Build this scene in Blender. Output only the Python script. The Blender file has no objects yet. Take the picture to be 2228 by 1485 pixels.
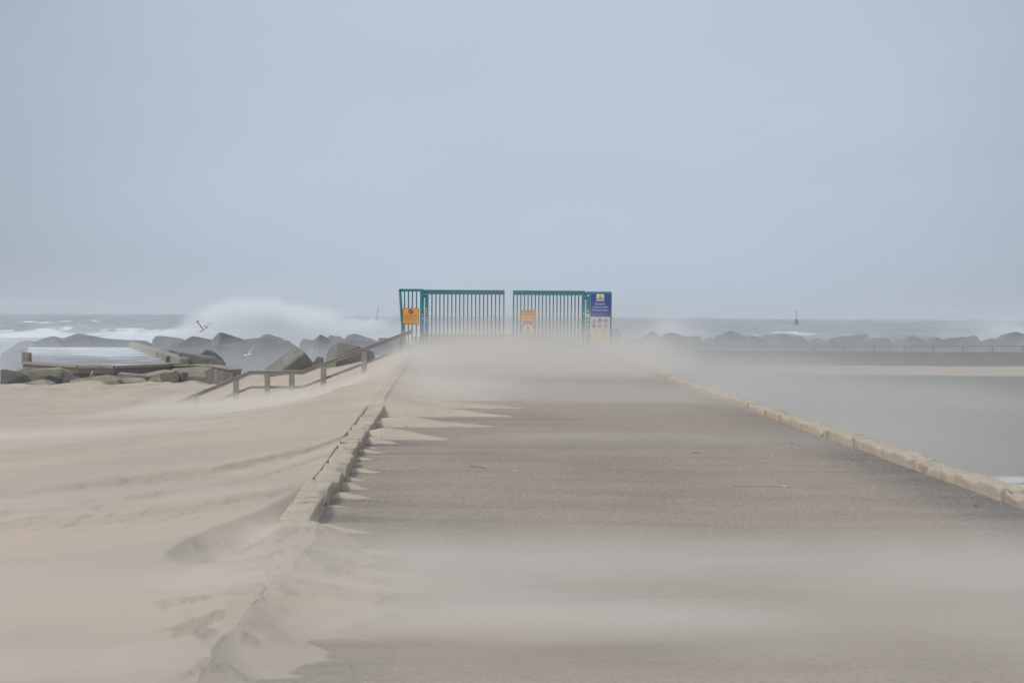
import bpy, bmesh, math, random
import numpy as np
from mathutils import Vector, Matrix, noise as mnoise
R_ = math.radians
random.seed(7)
S = bpy.context.scene
COL = S.collection

# ------------------------------------------------------------------ camera
FPX = 3000.0
PITCH = math.atan(62.5 / FPX)
ROLL = 0.0065
EYE = 1.6
cd = bpy.data.cameras.new("camera")
cd.sensor_width = 36.0
cd.lens = 36.0 * FPX / 2228.0
cd.clip_start = 0.05
cd.clip_end = 6000
cam = bpy.data.objects.new("camera", cd)
cam.matrix_world = Matrix.Translation((0, 0, EYE)) @ (Matrix.Rotation(R_(90) - PITCH, 4, 'X') @ Matrix.Rotation(ROLL, 4, 'Z'))
COL.objects.link(cam)
S.camera = cam
S.render.engine = 'CYCLES'
S.cycles.use_denoising = True
S.cycles.max_bounces = 8
S.cycles.diffuse_bounces = 3
S.cycles.glossy_bounces = 2
S.cycles.volume_bounces = 5
S.cycles.transparent_max_bounces = 16
S.cycles.volume_max_steps = 512
S.cycles.volume_step_rate = 1.0
S.view_settings.view_transform = 'Standard'
S.view_settings.look = 'None'
S.view_settings.exposure = 0.0
S.view_settings.gamma = 1.0

# ------------------------------------------------------------------ sky and sun
SUN_EL, SUN_AZ = R_(48), R_(-118)     # azimuth measured from +Y towards +X: behind the camera, to the left
w = bpy.data.worlds.new("World")
S.world = w
w.use_nodes = True
nt = w.node_tree
nt.nodes.clear()


class E:
    """tiny expression builder for node sockets"""
    def __init__(s, nt, v): s.nt, s.v = nt, v
    def _m(s, op, *a, clamp=False):
        n = s.nt.nodes.new('ShaderNodeMath'); n.operation = op; n.use_clamp = clamp
        for i, x in enumerate((s,) + a):
            x = x.v if isinstance(x, E) else x
            if isinstance(x, (int, float)): n.inputs[i].default_value = x
            else: s.nt.links.new(x, n.inputs[i])
        return E(s.nt, n.outputs[0])
    def __add__(s, o): return s._m('ADD', o)
    __radd__ = __add__
    def __mul__(s, o): return s._m('MULTIPLY', o)
    __rmul__ = __mul__
    def __sub__(s, o): return s._m('SUBTRACT', o)
    def __rsub__(s, o): return E(s.nt, o)._m('SUBTRACT', s)
    def __truediv__(s, o): return s._m('DIVIDE', o)
    def max(s, o): return s._m('MAXIMUM', o)
    def min(s, o): return s._m('MINIMUM', o)
    def pow(s, o): return s._m('POWER', o)
    def abs(s): return s._m('ABSOLUTE')
    def exp(s): return s._m('EXPONENT')
    def gauss(s, c, w):
        d = (s - c) / w
        return ((d * d) * -1.0).exp()
    def smooth(s, a, b, lo=0.0, hi=1.0):
        n = s.nt.nodes.new('ShaderNodeMapRange'); n.interpolation_type = 'SMOOTHSTEP'
        s.nt.links.new(s.v, n.inputs[0])
        for i, x in enumerate((a, b, lo, hi)):
            if isinstance(x, E): s.nt.links.new(x.v, n.inputs[1 + i])
            else: n.inputs[1 + i].default_value = x
        return E(s.nt, n.outputs[0])


def xyz(nt, out):
    n = nt.nodes.new('ShaderNodeSeparateXYZ'); nt.links.new(out, n.inputs[0])
    return [E(nt, n.outputs[i]) for i in range(3)]


def comb(nt, x, y, z):
    n = nt.nodes.new('ShaderNodeCombineXYZ')
    for i, v in enumerate((x, y, z)):
        if isinstance(v, E): nt.links.new(v.v, n.inputs[i])
        else: n.inputs[i].default_value = v
    return n.outputs[0]


def noise(nt, vec, scale=1.0, detail=2.0, rough=0.5, dist=0.0):
    n = nt.nodes.new('ShaderNodeTexNoise')
    nt.links.new(vec, n.inputs['Vector'])
    n.inputs['Scale'].default_value = scale; n.inputs['Detail'].default_value = detail
    n.inputs['Roughness'].default_value = rough; n.inputs['Distortion'].default_value = dist
    return E(nt, n.outputs['Fac'])


def mixc(nt, f, a, b, mode='MIX'):
    n = nt.nodes.new('ShaderNodeMix'); n.data_type = 'RGBA'; n.blend_type = mode
    if isinstance(f, E): nt.links.new(f.v, n.inputs[0])
    else: n.inputs[0].default_value = f
    for i, x in ((6, a), (7, b)):
        if isinstance(x, (tuple, list)): n.inputs[i].default_value = (*x[:3], 1)
        else: nt.links.new(x, n.inputs[i])
    return n.outputs[2]


def srgb(r, g, b):
    f = lambda c: (c / 255 / 12.92) if c <= 10 else ((c / 255 + 0.055) / 1.055) ** 2.4
    return (f(r), f(g), f(b))


sky = nt.nodes.new('ShaderNodeTexSky'); sky.sky_type = 'NISHITA'
sky.sun_disc = False; sky.sun_elevation = SUN_EL; sky.sun_rotation = SUN_AZ
sky.air_density = 1.0; sky.dust_density = 4.0; sky.ozone_density = 1.0
tc = nt.nodes.new('ShaderNodeTexCoord')
dx, dy, dz = xyz(nt, tc.outputs['Generated'])
# an overcast deck: brightest overhead, dimmed away from straight ahead to imitate lens falloff
ca = (dx * 0.02 + dy * 0.990 + dz * 0.14)
thin = ca.smooth(0.90, 0.995, 0.74, 1.0)
zen = dz.smooth(0.25, 0.9, 1.0, 1.5)
vec = comb(nt, dx * 3.0, dy * 3.0, dz * 9.0)
mott = noise(nt, vec, 1.6, 3.0, 0.5).smooth(0.2, 0.8, 0.975, 1.025)
lum = thin * zen * mott
over = nt.nodes.new('ShaderNodeMix'); over.data_type = 'RGBA'
cl = nt.nodes.new('ShaderNodeVectorMath'); cl.operation = 'SCALE'
cl.inputs[0].default_value = (5.05, 5.92, 7.05)
nt.links.new(lum.v, cl.inputs['Scale'])
mx = mixc(nt, 0.10, cl.outputs[0], sky.outputs[0])
bg = nt.nodes.new('ShaderNodeBackground'); bg.inputs['Strength'].default_value = 0.1
nt.links.new(mx, bg.inputs['Color'])
wo = nt.nodes.new('ShaderNodeOutputWorld'); nt.links.new(bg.outputs[0], wo.inputs['Surface'])

sl = bpy.data.lights.new("sun", 'SUN')
sl.energy = 2.1; sl.angle = R_(14); sl.color = (1.0, 0.96, 0.91)
so = bpy.data.objects.new("sun", sl); COL.objects.link(so)
sd = Vector((math.sin(SUN_AZ) * math.cos(SUN_EL), math.cos(SUN_AZ) * math.cos(SUN_EL), math.sin(SUN_EL)))
so.rotation_euler = (-sd).to_track_quat('-Z', 'Y').to_euler()
so.location = (0, -20, 30)

# ------------------------------------------------------------------ helpers
def _ray(px, py):
    x = (px - 1114) / FPX; y = (742.5 - py) / FPX
    c, s = math.cos(ROLL), math.sin(ROLL)
    x, y = c * x - s * y, s * x + c * y
    return (x, math.cos(PITCH) + y * math.sin(PITCH), -math.sin(PITCH) + y * math.cos(PITCH))


def at(px, py, Y):
    d = _ray(px, py); t = Y / d[1]
    return Vector((d[0] * t, Y, EYE + d[2] * t))


def atz(px, py, z):
    d = _ray(px, py); t = (z - EYE) / d[2]
    return Vector((d[0] * t, d[1] * t, z))


GR = 0.011
def atroad(px, py):
    d = _ray(px, py); t = -EYE / (d[2] - GR * d[1])
    return Vector((d[0] * t, d[1] * t, EYE + d[2] * t))


def link(o, parent=None):
    COL.objects.link(o)
    if parent is not None: o.parent = parent
    return o


def meshobj(name, bm, mat, parent=None, smooth=False):
    me = bpy.data.meshes.new(name)
    bm.to_mesh(me); bm.free()
    for m in (mat if isinstance(mat, (list, tuple)) else [mat]): me.materials.append(m)
    if smooth:
        for p in me.polygons: p.use_smooth = True
    o = bpy.data.objects.new(name, me)
    link(o, parent)
    if parent is not None:
        # geometry is written in world space; parents sit unrotated at their base
        loc = Vector((0, 0, 0)); q = parent
        while q is not None: loc += q.location; q = q.parent
        o.location = -loc
    return o


def tag(o, label=None, cat=None, group=None, kind=None):
    if label: o["label"] = label
    if cat: o["category"] = cat
    if group: o["group"] = group
    if kind: o["kind"] = kind
    return o


def thing(name, label, cat, loc=(0, 0, 0), group=None):
    o = bpy.data.objects.new(name, None); o.location = loc; o.empty_display_size = 0.2
    COL.objects.link(o)
    return tag(o, label, cat, group)


def bx(bm, x0, x1, y0, y1, z0, z1, bev=0.0, mi=0):
    vs = [bm.verts.new((x, y, z)) for z in (z0, z1) for y in (y0, y1) for x in (x0, x1)]
    fs = [(0, 2, 3, 1), (4, 5, 7, 6), (0, 1, 5, 4), (2, 6, 7, 3), (0, 4, 6, 2), (1, 3, 7, 5)]
    faces = [bm.faces.new([vs[i] for i in f]) for f in fs]
    for f in faces: f.material_index = mi
    if bev > 0:
        es = list({e for f in faces for e in f.edges})
        bmesh.ops.bevel(bm, geom=es, offset=bev, segments=2, affect='EDGES', profile=0.5)
    return vs


def beam(bm, a, b, hy, hz, bev=0.006):
    """rectangular timber from a to b, hy half thickness along world Y-ish, hz half height"""
    a, b = Vector(a), Vector(b)
    d = (b - a); L = d.length; d.normalize()
    side = d.cross(Vector((0, 0, 1)))
    if side.length < 1e-4: side = Vector((0, 1, 0))
    side.normalize(); up = side.cross(d).normalized()
    M = Matrix(((d.x, side.x, up.x, a.x), (d.y, side.y, up.y, a.y), (d.z, side.z, up.z, a.z), (0, 0, 0, 1)))
    b2 = bmesh.new(); bx(b2, 0, L, -hy, hy, -hz, hz, bev)
    bmesh.ops.transform(b2, matrix=M, verts=b2.verts)
    me = bpy.data.meshes.new("t"); b2.to_mesh(me); b2.free(); bm.from_mesh(me); bpy.data.meshes.remove(me)


def disc(bm, cx, y, cz, r, r2=0.0, n=28, mi=0, thick=0.003):
    """flat disc or ring facing -Y, with a little thickness"""
    o = [(math.cos(2 * math.pi * i / n), math.sin(2 * math.pi * i / n)) for i in range(n)]
    f0 = [bm.verts.new((cx + r * c, y, cz + r * s)) for c, s in o]
    b0 = [bm.verts.new((cx + r * c, y + thick, cz + r * s)) for c, s in o]
    if r2 <= 0:
        bm.faces.new(f0).material_index = mi
    else:
        g0 = [bm.verts.new((cx + r2 * c, y, cz + r2 * s)) for c, s in o]
        for i in range(n):
            j = (i + 1) % n
            bm.faces.new((f0[i], f0[j], g0[j], g0[i])).material_index = mi
    for i in range(n):
        j = (i + 1) % n
        bm.faces.new((f0[j], f0[i], b0[i], b0[j])).material_index = mi


def poly(bm, pts, y, mi=0, thick=0.003):
    f0 = [bm.verts.new((x, y, z)) for x, z in pts]
    b0 = [bm.verts.new((x, y + thick, z)) for x, z in pts]
    bm.faces.new(f0).material_index = mi
    n = len(pts)
    for i in range(n):
        j = (i + 1) % n
        bm.faces.new((f0[j], f0[i], b0[i], b0[j])).material_index = mi


def text_into(bm, s, cx, y, cz, h, width=None, mi=0, bold=0.0):
    cu = bpy.data.curves.new("lettering", 'FONT'); cu.body = s; cu.size = 1.0
    cu.align_x = 'CENTER'; cu.extrude = 0.0; cu.resolution_u = 3; cu.offset = bold
    o = bpy.data.objects.new("lettering_tmp", cu); COL.objects.link(o)
    bpy.context.view_layer.update()
    me = bpy.data.meshes.new_from_object(o.evaluated_get(bpy.context.evaluated_depsgraph_get()))
    bpy.data.objects.remove(o); bpy.data.curves.remove(cu)
    xs = [v.co.x for v in me.vertices]
    cap = 0.70
    sc = h / cap
    sx = sc if not width else width / (max(xs) - min(xs))
    m = 0.5 * (max(xs) + min(xs))
    for v in me.vertices: v.co = (cx + (v.co.x - m) * sx, y, cz + v.co.y * sc)
    for p in me.polygons: p.material_index = mi
    n0 = len(bm.faces)
    bm.from_mesh(me); bpy.data.meshes.remove(me)
    bm.faces.ensure_lookup_table()
    for f in bm.faces[n0:]: f.material_index = mi


# numpy value noise
_rng = np.random.RandomState(11)
_T = _rng.rand(512, 512)
def vn(x, y):
    xi = np.floor(x).astype(int); yi = np.floor(y).astype(int)
    fx = x - xi; fy = y - yi
    fx = fx * fx * (3 - 2 * fx); fy = fy * fy * (3 - 2 * fy)
    a = _T[xi % 512, yi % 512]; b = _T[(xi + 1) % 512, yi % 512]
    c = _T[xi % 512, (yi + 1) % 512]; d = _T[(xi + 1) % 512, (yi + 1) % 512]
    return (a * (1 - fx) + b * fx) * (1 - fy) + (c * (1 - fx) + d * fx) * fy - 0.5
def fbm(x, y, o=4, g=0.5):
    s = 0; a = 1.0
    for i in range(o):
        s = s + a * vn(x * 2 ** i + 17.3 * i, y * 2 ** i + 5.1 * i); a *= g
    return s
def sm(a, b, x):
    t = np.clip((x - a) / (b - a), 0, 1); return t * t * (3 - 2 * t)


def gridmesh(name, X, Y, Z, mat, attrs=None, keep=None):
    ny, nx = X.shape
    me = bpy.data.meshes.new(name)
    co = np.stack([X, Y, Z], -1).reshape(-1, 3).astype(np.float32)
    idx = np.arange(ny * nx).reshape(ny, nx)
    q = np.stack([idx[:-1, :-1], idx[:-1, 1:], idx[1:, 1:], idx[1:, :-1]], -1).reshape(-1, 4)
    if keep is not None:
        k = (keep[:-1, :-1] | keep[:-1, 1:] | keep[1:, 1:] | keep[1:, :-1]).reshape(-1)
        q = q[k]
    me.vertices.add(len(co)); me.vertices.foreach_set("co", co.ravel())
    me.loops.add(len(q) * 4); me.loops.foreach_set("vertex_index", q.ravel().astype(np.int32))
    me.polygons.add(len(q))
    me.polygons.foreach_set("loop_start", np.arange(0, len(q) * 4, 4, dtype=np.int32))
    me.polygons.foreach_set("use_smooth", np.ones(len(q), dtype=bool))
    me.update(calc_edges=True)
    if attrs:
        for k, v in attrs.items():
            at_ = me.attributes.new(k, 'FLOAT', 'POINT')
            at_.data.foreach_set("value", v.ravel().astype(np.float32))
    me.materials.append(mat)
    o = bpy.data.objects.new(name, me); COL.objects.link(o)
    return o


# ------------------------------------------------------------------ materials
def newmat(name):
    m = bpy.data.materials.new(name); m.use_nodes = True
    nt = m.node_tree; b = nt.nodes['Principled BSDF']
    return m, nt, b


def pos(nt):
    g = nt.nodes.new('ShaderNodeNewGeometry'); return g.outputs['Position']


def objc(nt):
    g = nt.nodes.new('ShaderNodeTexCoord'); return g.outputs['Object']


def bump(nt, b, h, strength=0.3, dist=0.02):
    n = nt.nodes.new('ShaderNodeBump'); n.inputs['Strength'].default_value = strength
    n.inputs['Distance'].default_value = dist
    nt.links.new(h.v, n.inputs['Height']); nt.links.new(n.outputs[0], b.inputs['Normal'])


def rough_mat(name, c1, c2, scale=4.0, rough=0.85, spec=0.3, fine=60.0, c3=None, bs=0.35, bd=0.01, t3=(0.55, 0.7), coords=pos):
    m, nt, b = newmat(name)
    p = coords(nt)
    n1 = noise(nt, p, scale, 5.0, 0.6)
    n2 = noise(nt, p, fine, 3.0, 0.6)
    col = mixc(nt, n1.smooth(0.3, 0.7), c1, c2)
    if c3 is not None:
        n3 = noise(nt, p, scale * 0.6, 4.0, 0.6, 0.6)
        col = mixc(nt, n3.smooth(*t3), col, c3)
    col = mixc(nt, n2.smooth(0.3, 0.75, 0.0, 0.35), col, (c1[0] * 0.45, c1[1] * 0.45, c1[2] * 0.45))
    nt.links.new(col, b.inputs['Base Color'])
    b.inputs['Roughness'].default_value = rough
    b.inputs['Specular IOR Level'].default_value = spec
    bump(nt, b, n1 * 0.6 + n2 * 0.4, bs, bd)
    return m


def paint_mat(name, c, rough=0.45, dirt=0.25, metal=0.0):
    m, nt, b = newmat(name)
    p = pos(nt)
    n1 = noise(nt, p, 3.0, 4.0, 0.6); n2 = noise(nt, p, 30.0, 3.0, 0.6)
    col = mixc(nt, (n1 * 0.5 + n2 * 0.5).smooth(0.45, 0.75, 0.0, dirt), c, (0.22, 0.20, 0.17))
    nt.links.new(col, b.inputs['Base Color'])
    b.inputs['Roughness'].default_value = rough; b.inputs['Metallic'].default_value = metal
    return m


# sand
def sand_material():
    m, nt, b = newmat("blown_sand")
    p = pos(nt)
    x, y, z = xyz(nt, p)
    n1 = noise(nt, comb(nt, x * 0.5, y * 1.2, z * 2.0), 1.0, 4.0, 0.55)
    n2 = noise(nt, p, 220.0, 2.0, 0.7)
    n3 = noise(nt, comb(nt, x * 6.0, y * 30.0, z * 20.0), 1.0, 4.0, 0.6)
    nb = noise(nt, comb(nt, x * 0.30 + y * 0.1, y * 0.55 - x * 0.2, 0.0), 1.0, 4.0, 0.55, 0.5)
    col = mixc(nt, (n1 * .4 + nb * .6).smooth(0.36, 0.62), (0.500, 0.400, 0.310), (0.425, 0.362, 0.298))
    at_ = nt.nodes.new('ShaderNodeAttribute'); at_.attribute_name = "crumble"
    crumb = E(nt, at_.outputs['Fac'])
    col = mixc(nt, crumb, col, (0.27, 0.235, 0.18))  # darker along the scarp fronts and on crumbly lumps
    col = mixc(nt, n2.smooth(0.5, 0.8, 0.0, 0.30), col, (0.25, 0.2, 0.15))
    # where the drift thins out on the road the tarmac grains show through it
    at2 = nt.nodes.new('ShaderNodeAttribute'); at2.attribute_name = "thin"
    gr = noise(nt, comb(nt, x * 5.0, y * 26.0, 0.0), 1.0, 4.0, 0.65); g4 = noise(nt, p, 40.0, 2.0, 0.7)
    th = (E(nt, at2.outputs['Fac']) * 1.0 + (gr - .5) * .9 + (g4 - .5) * .5).smooth(.52, 1.0)
    col = mixc(nt, th, col, (0.245, 0.205, 0.165))
    nt.links.new(col, b.inputs['Base Color'])
    b.inputs['Roughness'].default_value = 0.95; b.inputs['Specular IOR Level'].default_value = 0.1
    bump(nt, b, n3 * 0.6 + n2 * 0.3 + n1, 0.25, 0.015)
    return m


def asphalt_material():
    m, nt, b = newmat("sandy_asphalt")
    p = pos(nt)
    x, y, z = xyz(nt, p)
    grit = noise(nt, p, 95.0, 3.0, 0.75)
    grit2 = noise(nt, p, 30.0, 4.0, 0.7)
    streak = noise(nt, comb(nt, x * 0.35, y * 2.4, 0.0), 1.0, 5.0, 0.6)
    patch = noise(nt, comb(nt, x * 0.6, y * 0.3, 0.0), 1.0, 4.0, 0.6)
    # how much sand lies in the texture of the surface: fades away from the drifts, blown in streaks along the wind
    edge = x - (y * -0.0587 + 4.573)
    scour = edge.smooth(-1.0, -0.15) * y.smooth(9.0, 24.0, 1.0, 0.2)
    veil = (streak * 0.7 + patch * 0.5).smooth(0.38, 0.72, 0.52, 1.0) - scour * 0.75 * grit2.smooth(0.35, 0.6, 0.5, 1.0)
    lee = (x - (y * -0.0446 - 0.918)).smooth(0.0, 0.8, 1.0, 0.0)
    veil = veil - lee * streak.smooth(0.4, 0.55, 0.45, 0.0)
    veil = veil.max(0.0).min(1.0)
    tarc = mixc(nt, grit.smooth(0.35, 0.7), (0.10, 0.094, 0.086), (0.23, 0.21, 0.18))
    sandc = mixc(nt, grit2.smooth(0.3, 0.7), (0.40, 0.315, 0.237), (0.32, 0.259, 0.200))
    col = mixc(nt, veil, tarc, sandc)
    col = mixc(nt, grit.smooth(0.50, 0.70, 0.0, 0.7), col, (0.085, 0.075, 0.065))
    g3 = noise(nt, p, 38.0, 3.0, 0.8)
    col = mixc(nt, g3.smooth(0.46, 0.70, 0.0, 0.5), col, (0.075, 0.066, 0.058))
    light = noise(nt, p, 44.0, 2.0, 0.6)
    col = mixc(nt, light.smooth(0.58, 0.70, 0.0, 0.85), col, (0.42, 0.39, 0.34))
    nt.links.new(col, b.inputs['Base Color'])
    b.inputs['Roughness'].default_value = 0.9; b.inputs['Specular IOR Level'].default_value = 0.25
    bump(nt, b, grit + grit2 * 0.5, 0.5, 0.006)
    return m


def sea_material():
    m, nt, b = newmat("rough_sea")
    p = pos(nt)
    x, y, z = xyz(nt, p)
    at_ = nt.nodes.new('ShaderNodeAttribute'); at_.attribute_name = "foam"
    f = E(nt, at_.outputs['Fac'])
    n1 = noise(nt, comb(nt, x * 0.16, y * 0.05, z * 0.5), 1.0, 6.0, 0.7, 0.8)
    n2 = noise(nt, comb(nt, x * 0.9, y * 0.25, z * 1.5), 1.0, 4.0, 0.65)
    foam = (f + (n1 - 0.5) * 0.9 + (n2 - 0.5) * 0.35).smooth(0.34, 0.62)
    col = mixc(nt, n1.smooth(0.3, 0.7), (0.045, 0.056, 0.060), (0.19, 0.21, 0.205))  # pale and dark streaks in the colour stand in for reflection on wave faces
    mud = y.smooth(100.0, 150.0, 1.0, 0.0) * x.smooth(0.0, 5.0)
    col = mixc(nt, mud, col, mixc(nt, n2.smooth(.3, .7), (0.105, 0.09, 0.07), (0.15, 0.13, 0.102)))
    col = mixc(nt, foam, col, (0.74, 0.78, 0.80))
    nt.links.new(col, b.inputs['Base Color'])
    rr = (foam + mud * .5).min(1.0).smooth(0.0, 1.0, 0.28, 0.9)
    nt.links.new(rr.v, b.inputs['Roughness'])
    b.inputs['IOR'].default_value = 1.33
    nt.links.new((mud * -0.36 + 0.4).v, b.inputs['Specular IOR Level'])
    bump(nt, b, n1 + n2 * 0.5, 0.6, 0.4)
    return m


M_sand = sand_material()
M_road = asphalt_material()
M_sea = sea_material()
M_kerb = rough_mat("kerb_concrete", (0.52, 0.43, 0.325), (0.42, 0.36, 0.28), 5.0, 0.92, 0.15, 40.0, c3=(0.28, 0.225, 0.13), bs=0.6, bd=0.008, t3=(0.56, 0.75))
M_block = rough_mat("weathered_concrete", (0.25, 0.235, 0.21), (0.165, 0.16, 0.15), 1.6, 0.9, 0.15, 14.0, c3=(0.19, 0.178, 0.145), bs=1.0, bd=0.07)
M_blockd = rough_mat("wet_dark_concrete", (0.15, 0.148, 0.145), (0.062, 0.064, 0.067), 0.9, 0.75, 0.25, 6.0, bs=0.8, bd=0.08)
M_rubble = rough_mat("rubble_concrete", (0.34, 0.305, 0.24), (0.25, 0.232, 0.19), 1.2, 0.9, 0.15, 9.0, c3=(0.19, 0.18, 0.07), bs=0.6, bd=0.04)
M_wall = rough_mat("damp_quay_concrete", (0.115, 0.098, 0.088), (0.165, 0.14, 0.125), 0.6, 0.85, 0.2, 5.0, bs=0.5, bd=0.05)
M_dam = rough_mat("dam_concrete", (0.2, 0.19, 0.165), (0.14, 0.135, 0.12), 1.0, 0.9, 0.2, 10.0)


def wood_material():
    m, nt, b = newmat("grey_weathered_timber")
    p = pos(nt)
    x, y, z = xyz(nt, p)
    g = noise(nt, comb(nt, x * 3.0, y * 40.0, z * 40.0), 1.0, 5.0, 0.65, 0.4)
    c = noise(nt, p, 2.2, 4.0, 0.6)
    col = mixc(nt, g.smooth(0.3, 0.7), (0.25, 0.23, 0.205), (0.36, 0.335, 0.30))
    col = mixc(nt, c.smooth(0.4, 0.75, 0.0, 0.6), col, (0.19, 0.175, 0.155))
    nt.links.new(col, b.inputs['Base Color'])
    b.inputs['Roughness'].default_value = 0.85; b.inputs['Specular IOR Level'].default_value = 0.2
    bump(nt, b, g, 0.4, 0.01)
    return m


M_wood = wood_material()
M_woodtop = rough_mat("bleached_timber", (0.42, 0.40, 0.37), (0.33, 0.31, 0.28), 3.0, 0.85, 0.2, 40.0)
M_teal = paint_mat("teal_paint", (0.006, 0.180, 0.215), 0.40, 0.06)
M_teald = paint_mat("dark_teal_paint", (0.006, 0.105, 0.115), 0.45, 0.06)
M_hinge = paint_mat("hinge_iron", (0.006, 0.035, 0.04), 0.5, 0.1)
M_orange = paint_mat("orange_enamel", (0.93, 0.37, 0.004), 0.4, 0.06)
M_frame = paint_mat("dark_bronze_edge", (0.11, 0.055, 0.012), 0.5, 0.1)
M_text = paint_mat("brown_black_ink", (0.10, 0.04, 0.004), 0.6, 0.0)
M_white = paint_mat("white_enamel", (0.78, 0.77, 0.74), 0.45, 0.12)
M_red = paint_mat("red_enamel", (0.50, 0.025, 0.03), 0.45, 0.08)
M_blue = paint_mat("navy_enamel", (0.008, 0.04, 0.30), 0.42, 0.06)
M_purple = paint_mat("violet_blue_enamel", (0.055, 0.045, 0.25), 0.45, 0.05)
M_violetred = paint_mat("faded_red_ring", (0.28, 0.03, 0.08), 0.5, 0.05)
M_lav = paint_mat("pale_lettering", (0.60, 0.62, 0.74), 0.5, 0.0)
M_cream = paint_mat("cream_panel", (0.70, 0.68, 0.60), 0.5, 0.12)
M_yellow = paint_mat("yellow_strip", (0.72, 0.66, 0.10), 0.5, 0.1)
M_green = paint_mat("logo_green", (0.05, 0.17, 0.08), 0.5, 0.0)
M_black = paint_mat("black_ink", (0.015, 0.015, 0.018), 0.5, 0.0)
M_sign_blue = paint_mat("pictogram_blue", (0.04, 0.14, 0.42), 0.5, 0.05)
M_maroon = paint_mat("hazed_buoy_red", (0.12, 0.08, 0.085), 0.6, 0.2)  # red greyed down in the colour to mimic distant haze
M_strip = paint_mat("dusty_strip", (0.40, 0.39, 0.37), 0.7, 0.4)
M_steel = paint_mat("galvanised_steel", (0.20, 0.205, 0.21), 0.5, 0.2, 0.4)
M_stick = paint_mat("sticker_grey", (0.55, 0.56, 0.56), 0.6, 0.3)

# ------------------------------------------------------------------ ground shape
KL = lambda y: -0.918 - 0.0446 * y          # road face of the left kerb
KR = lambda y: 4.573 - 0.0587 * y           # road face of the right kerb

RX = [-30, -8.1, -6.7, -5.8, -4.1, -3.55, -2.9, -2.5, 0]
RZ = [-1.5, -0.80, -0.715, -0.66, -0.285, -0.075, 0.24, 0.38, 0.38]
XT = [(796, 866, 966, .55, .10), (804, 975, 957, 1.0, .15), (850, 1090, 929, 1.4, .13), (868, 1120, 906, 1.7, .17),
      (880, 1155, 888, 1.7, .15), (895, 1115, 871, 2.0, .15), (905, 1060, 856, 2.2, .14),
      (790, 832, 986, .35, .05), (783, 822, 976, .3, .04), (775, 806, 1001, .25, .05), (770, 822, 1029, .33, .055), (757, 780, 1046, .22, .05),
      (742, 800, 1086, .30, .06), (745, 782, 1065, .32, .07), (735, 792, 1085, .28, .06), (700, 770, 1105, .2, .03), (692, 795, 1161, .42, .075),
      (640, 900, 1208, .40, .085), (640, 975, 1258, .45, .10), (610, 1010, 1292, .40, .09), (590, 930, 1330, .34, .085), (545, 800, 1392, .30, .08), (520, 720, 1440, .28, .08), (490, 650, 1478, .25, .08)]
TAILS = []
for pl, pt, pb, wd, hh in XT:
    b_ = atroad(pl, pb); t_ = atroad(pt, pb)
    TAILS.append((b_.y, KL(b_.y) - 0.03, t_.x + 0.12, wd, hh))


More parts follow.
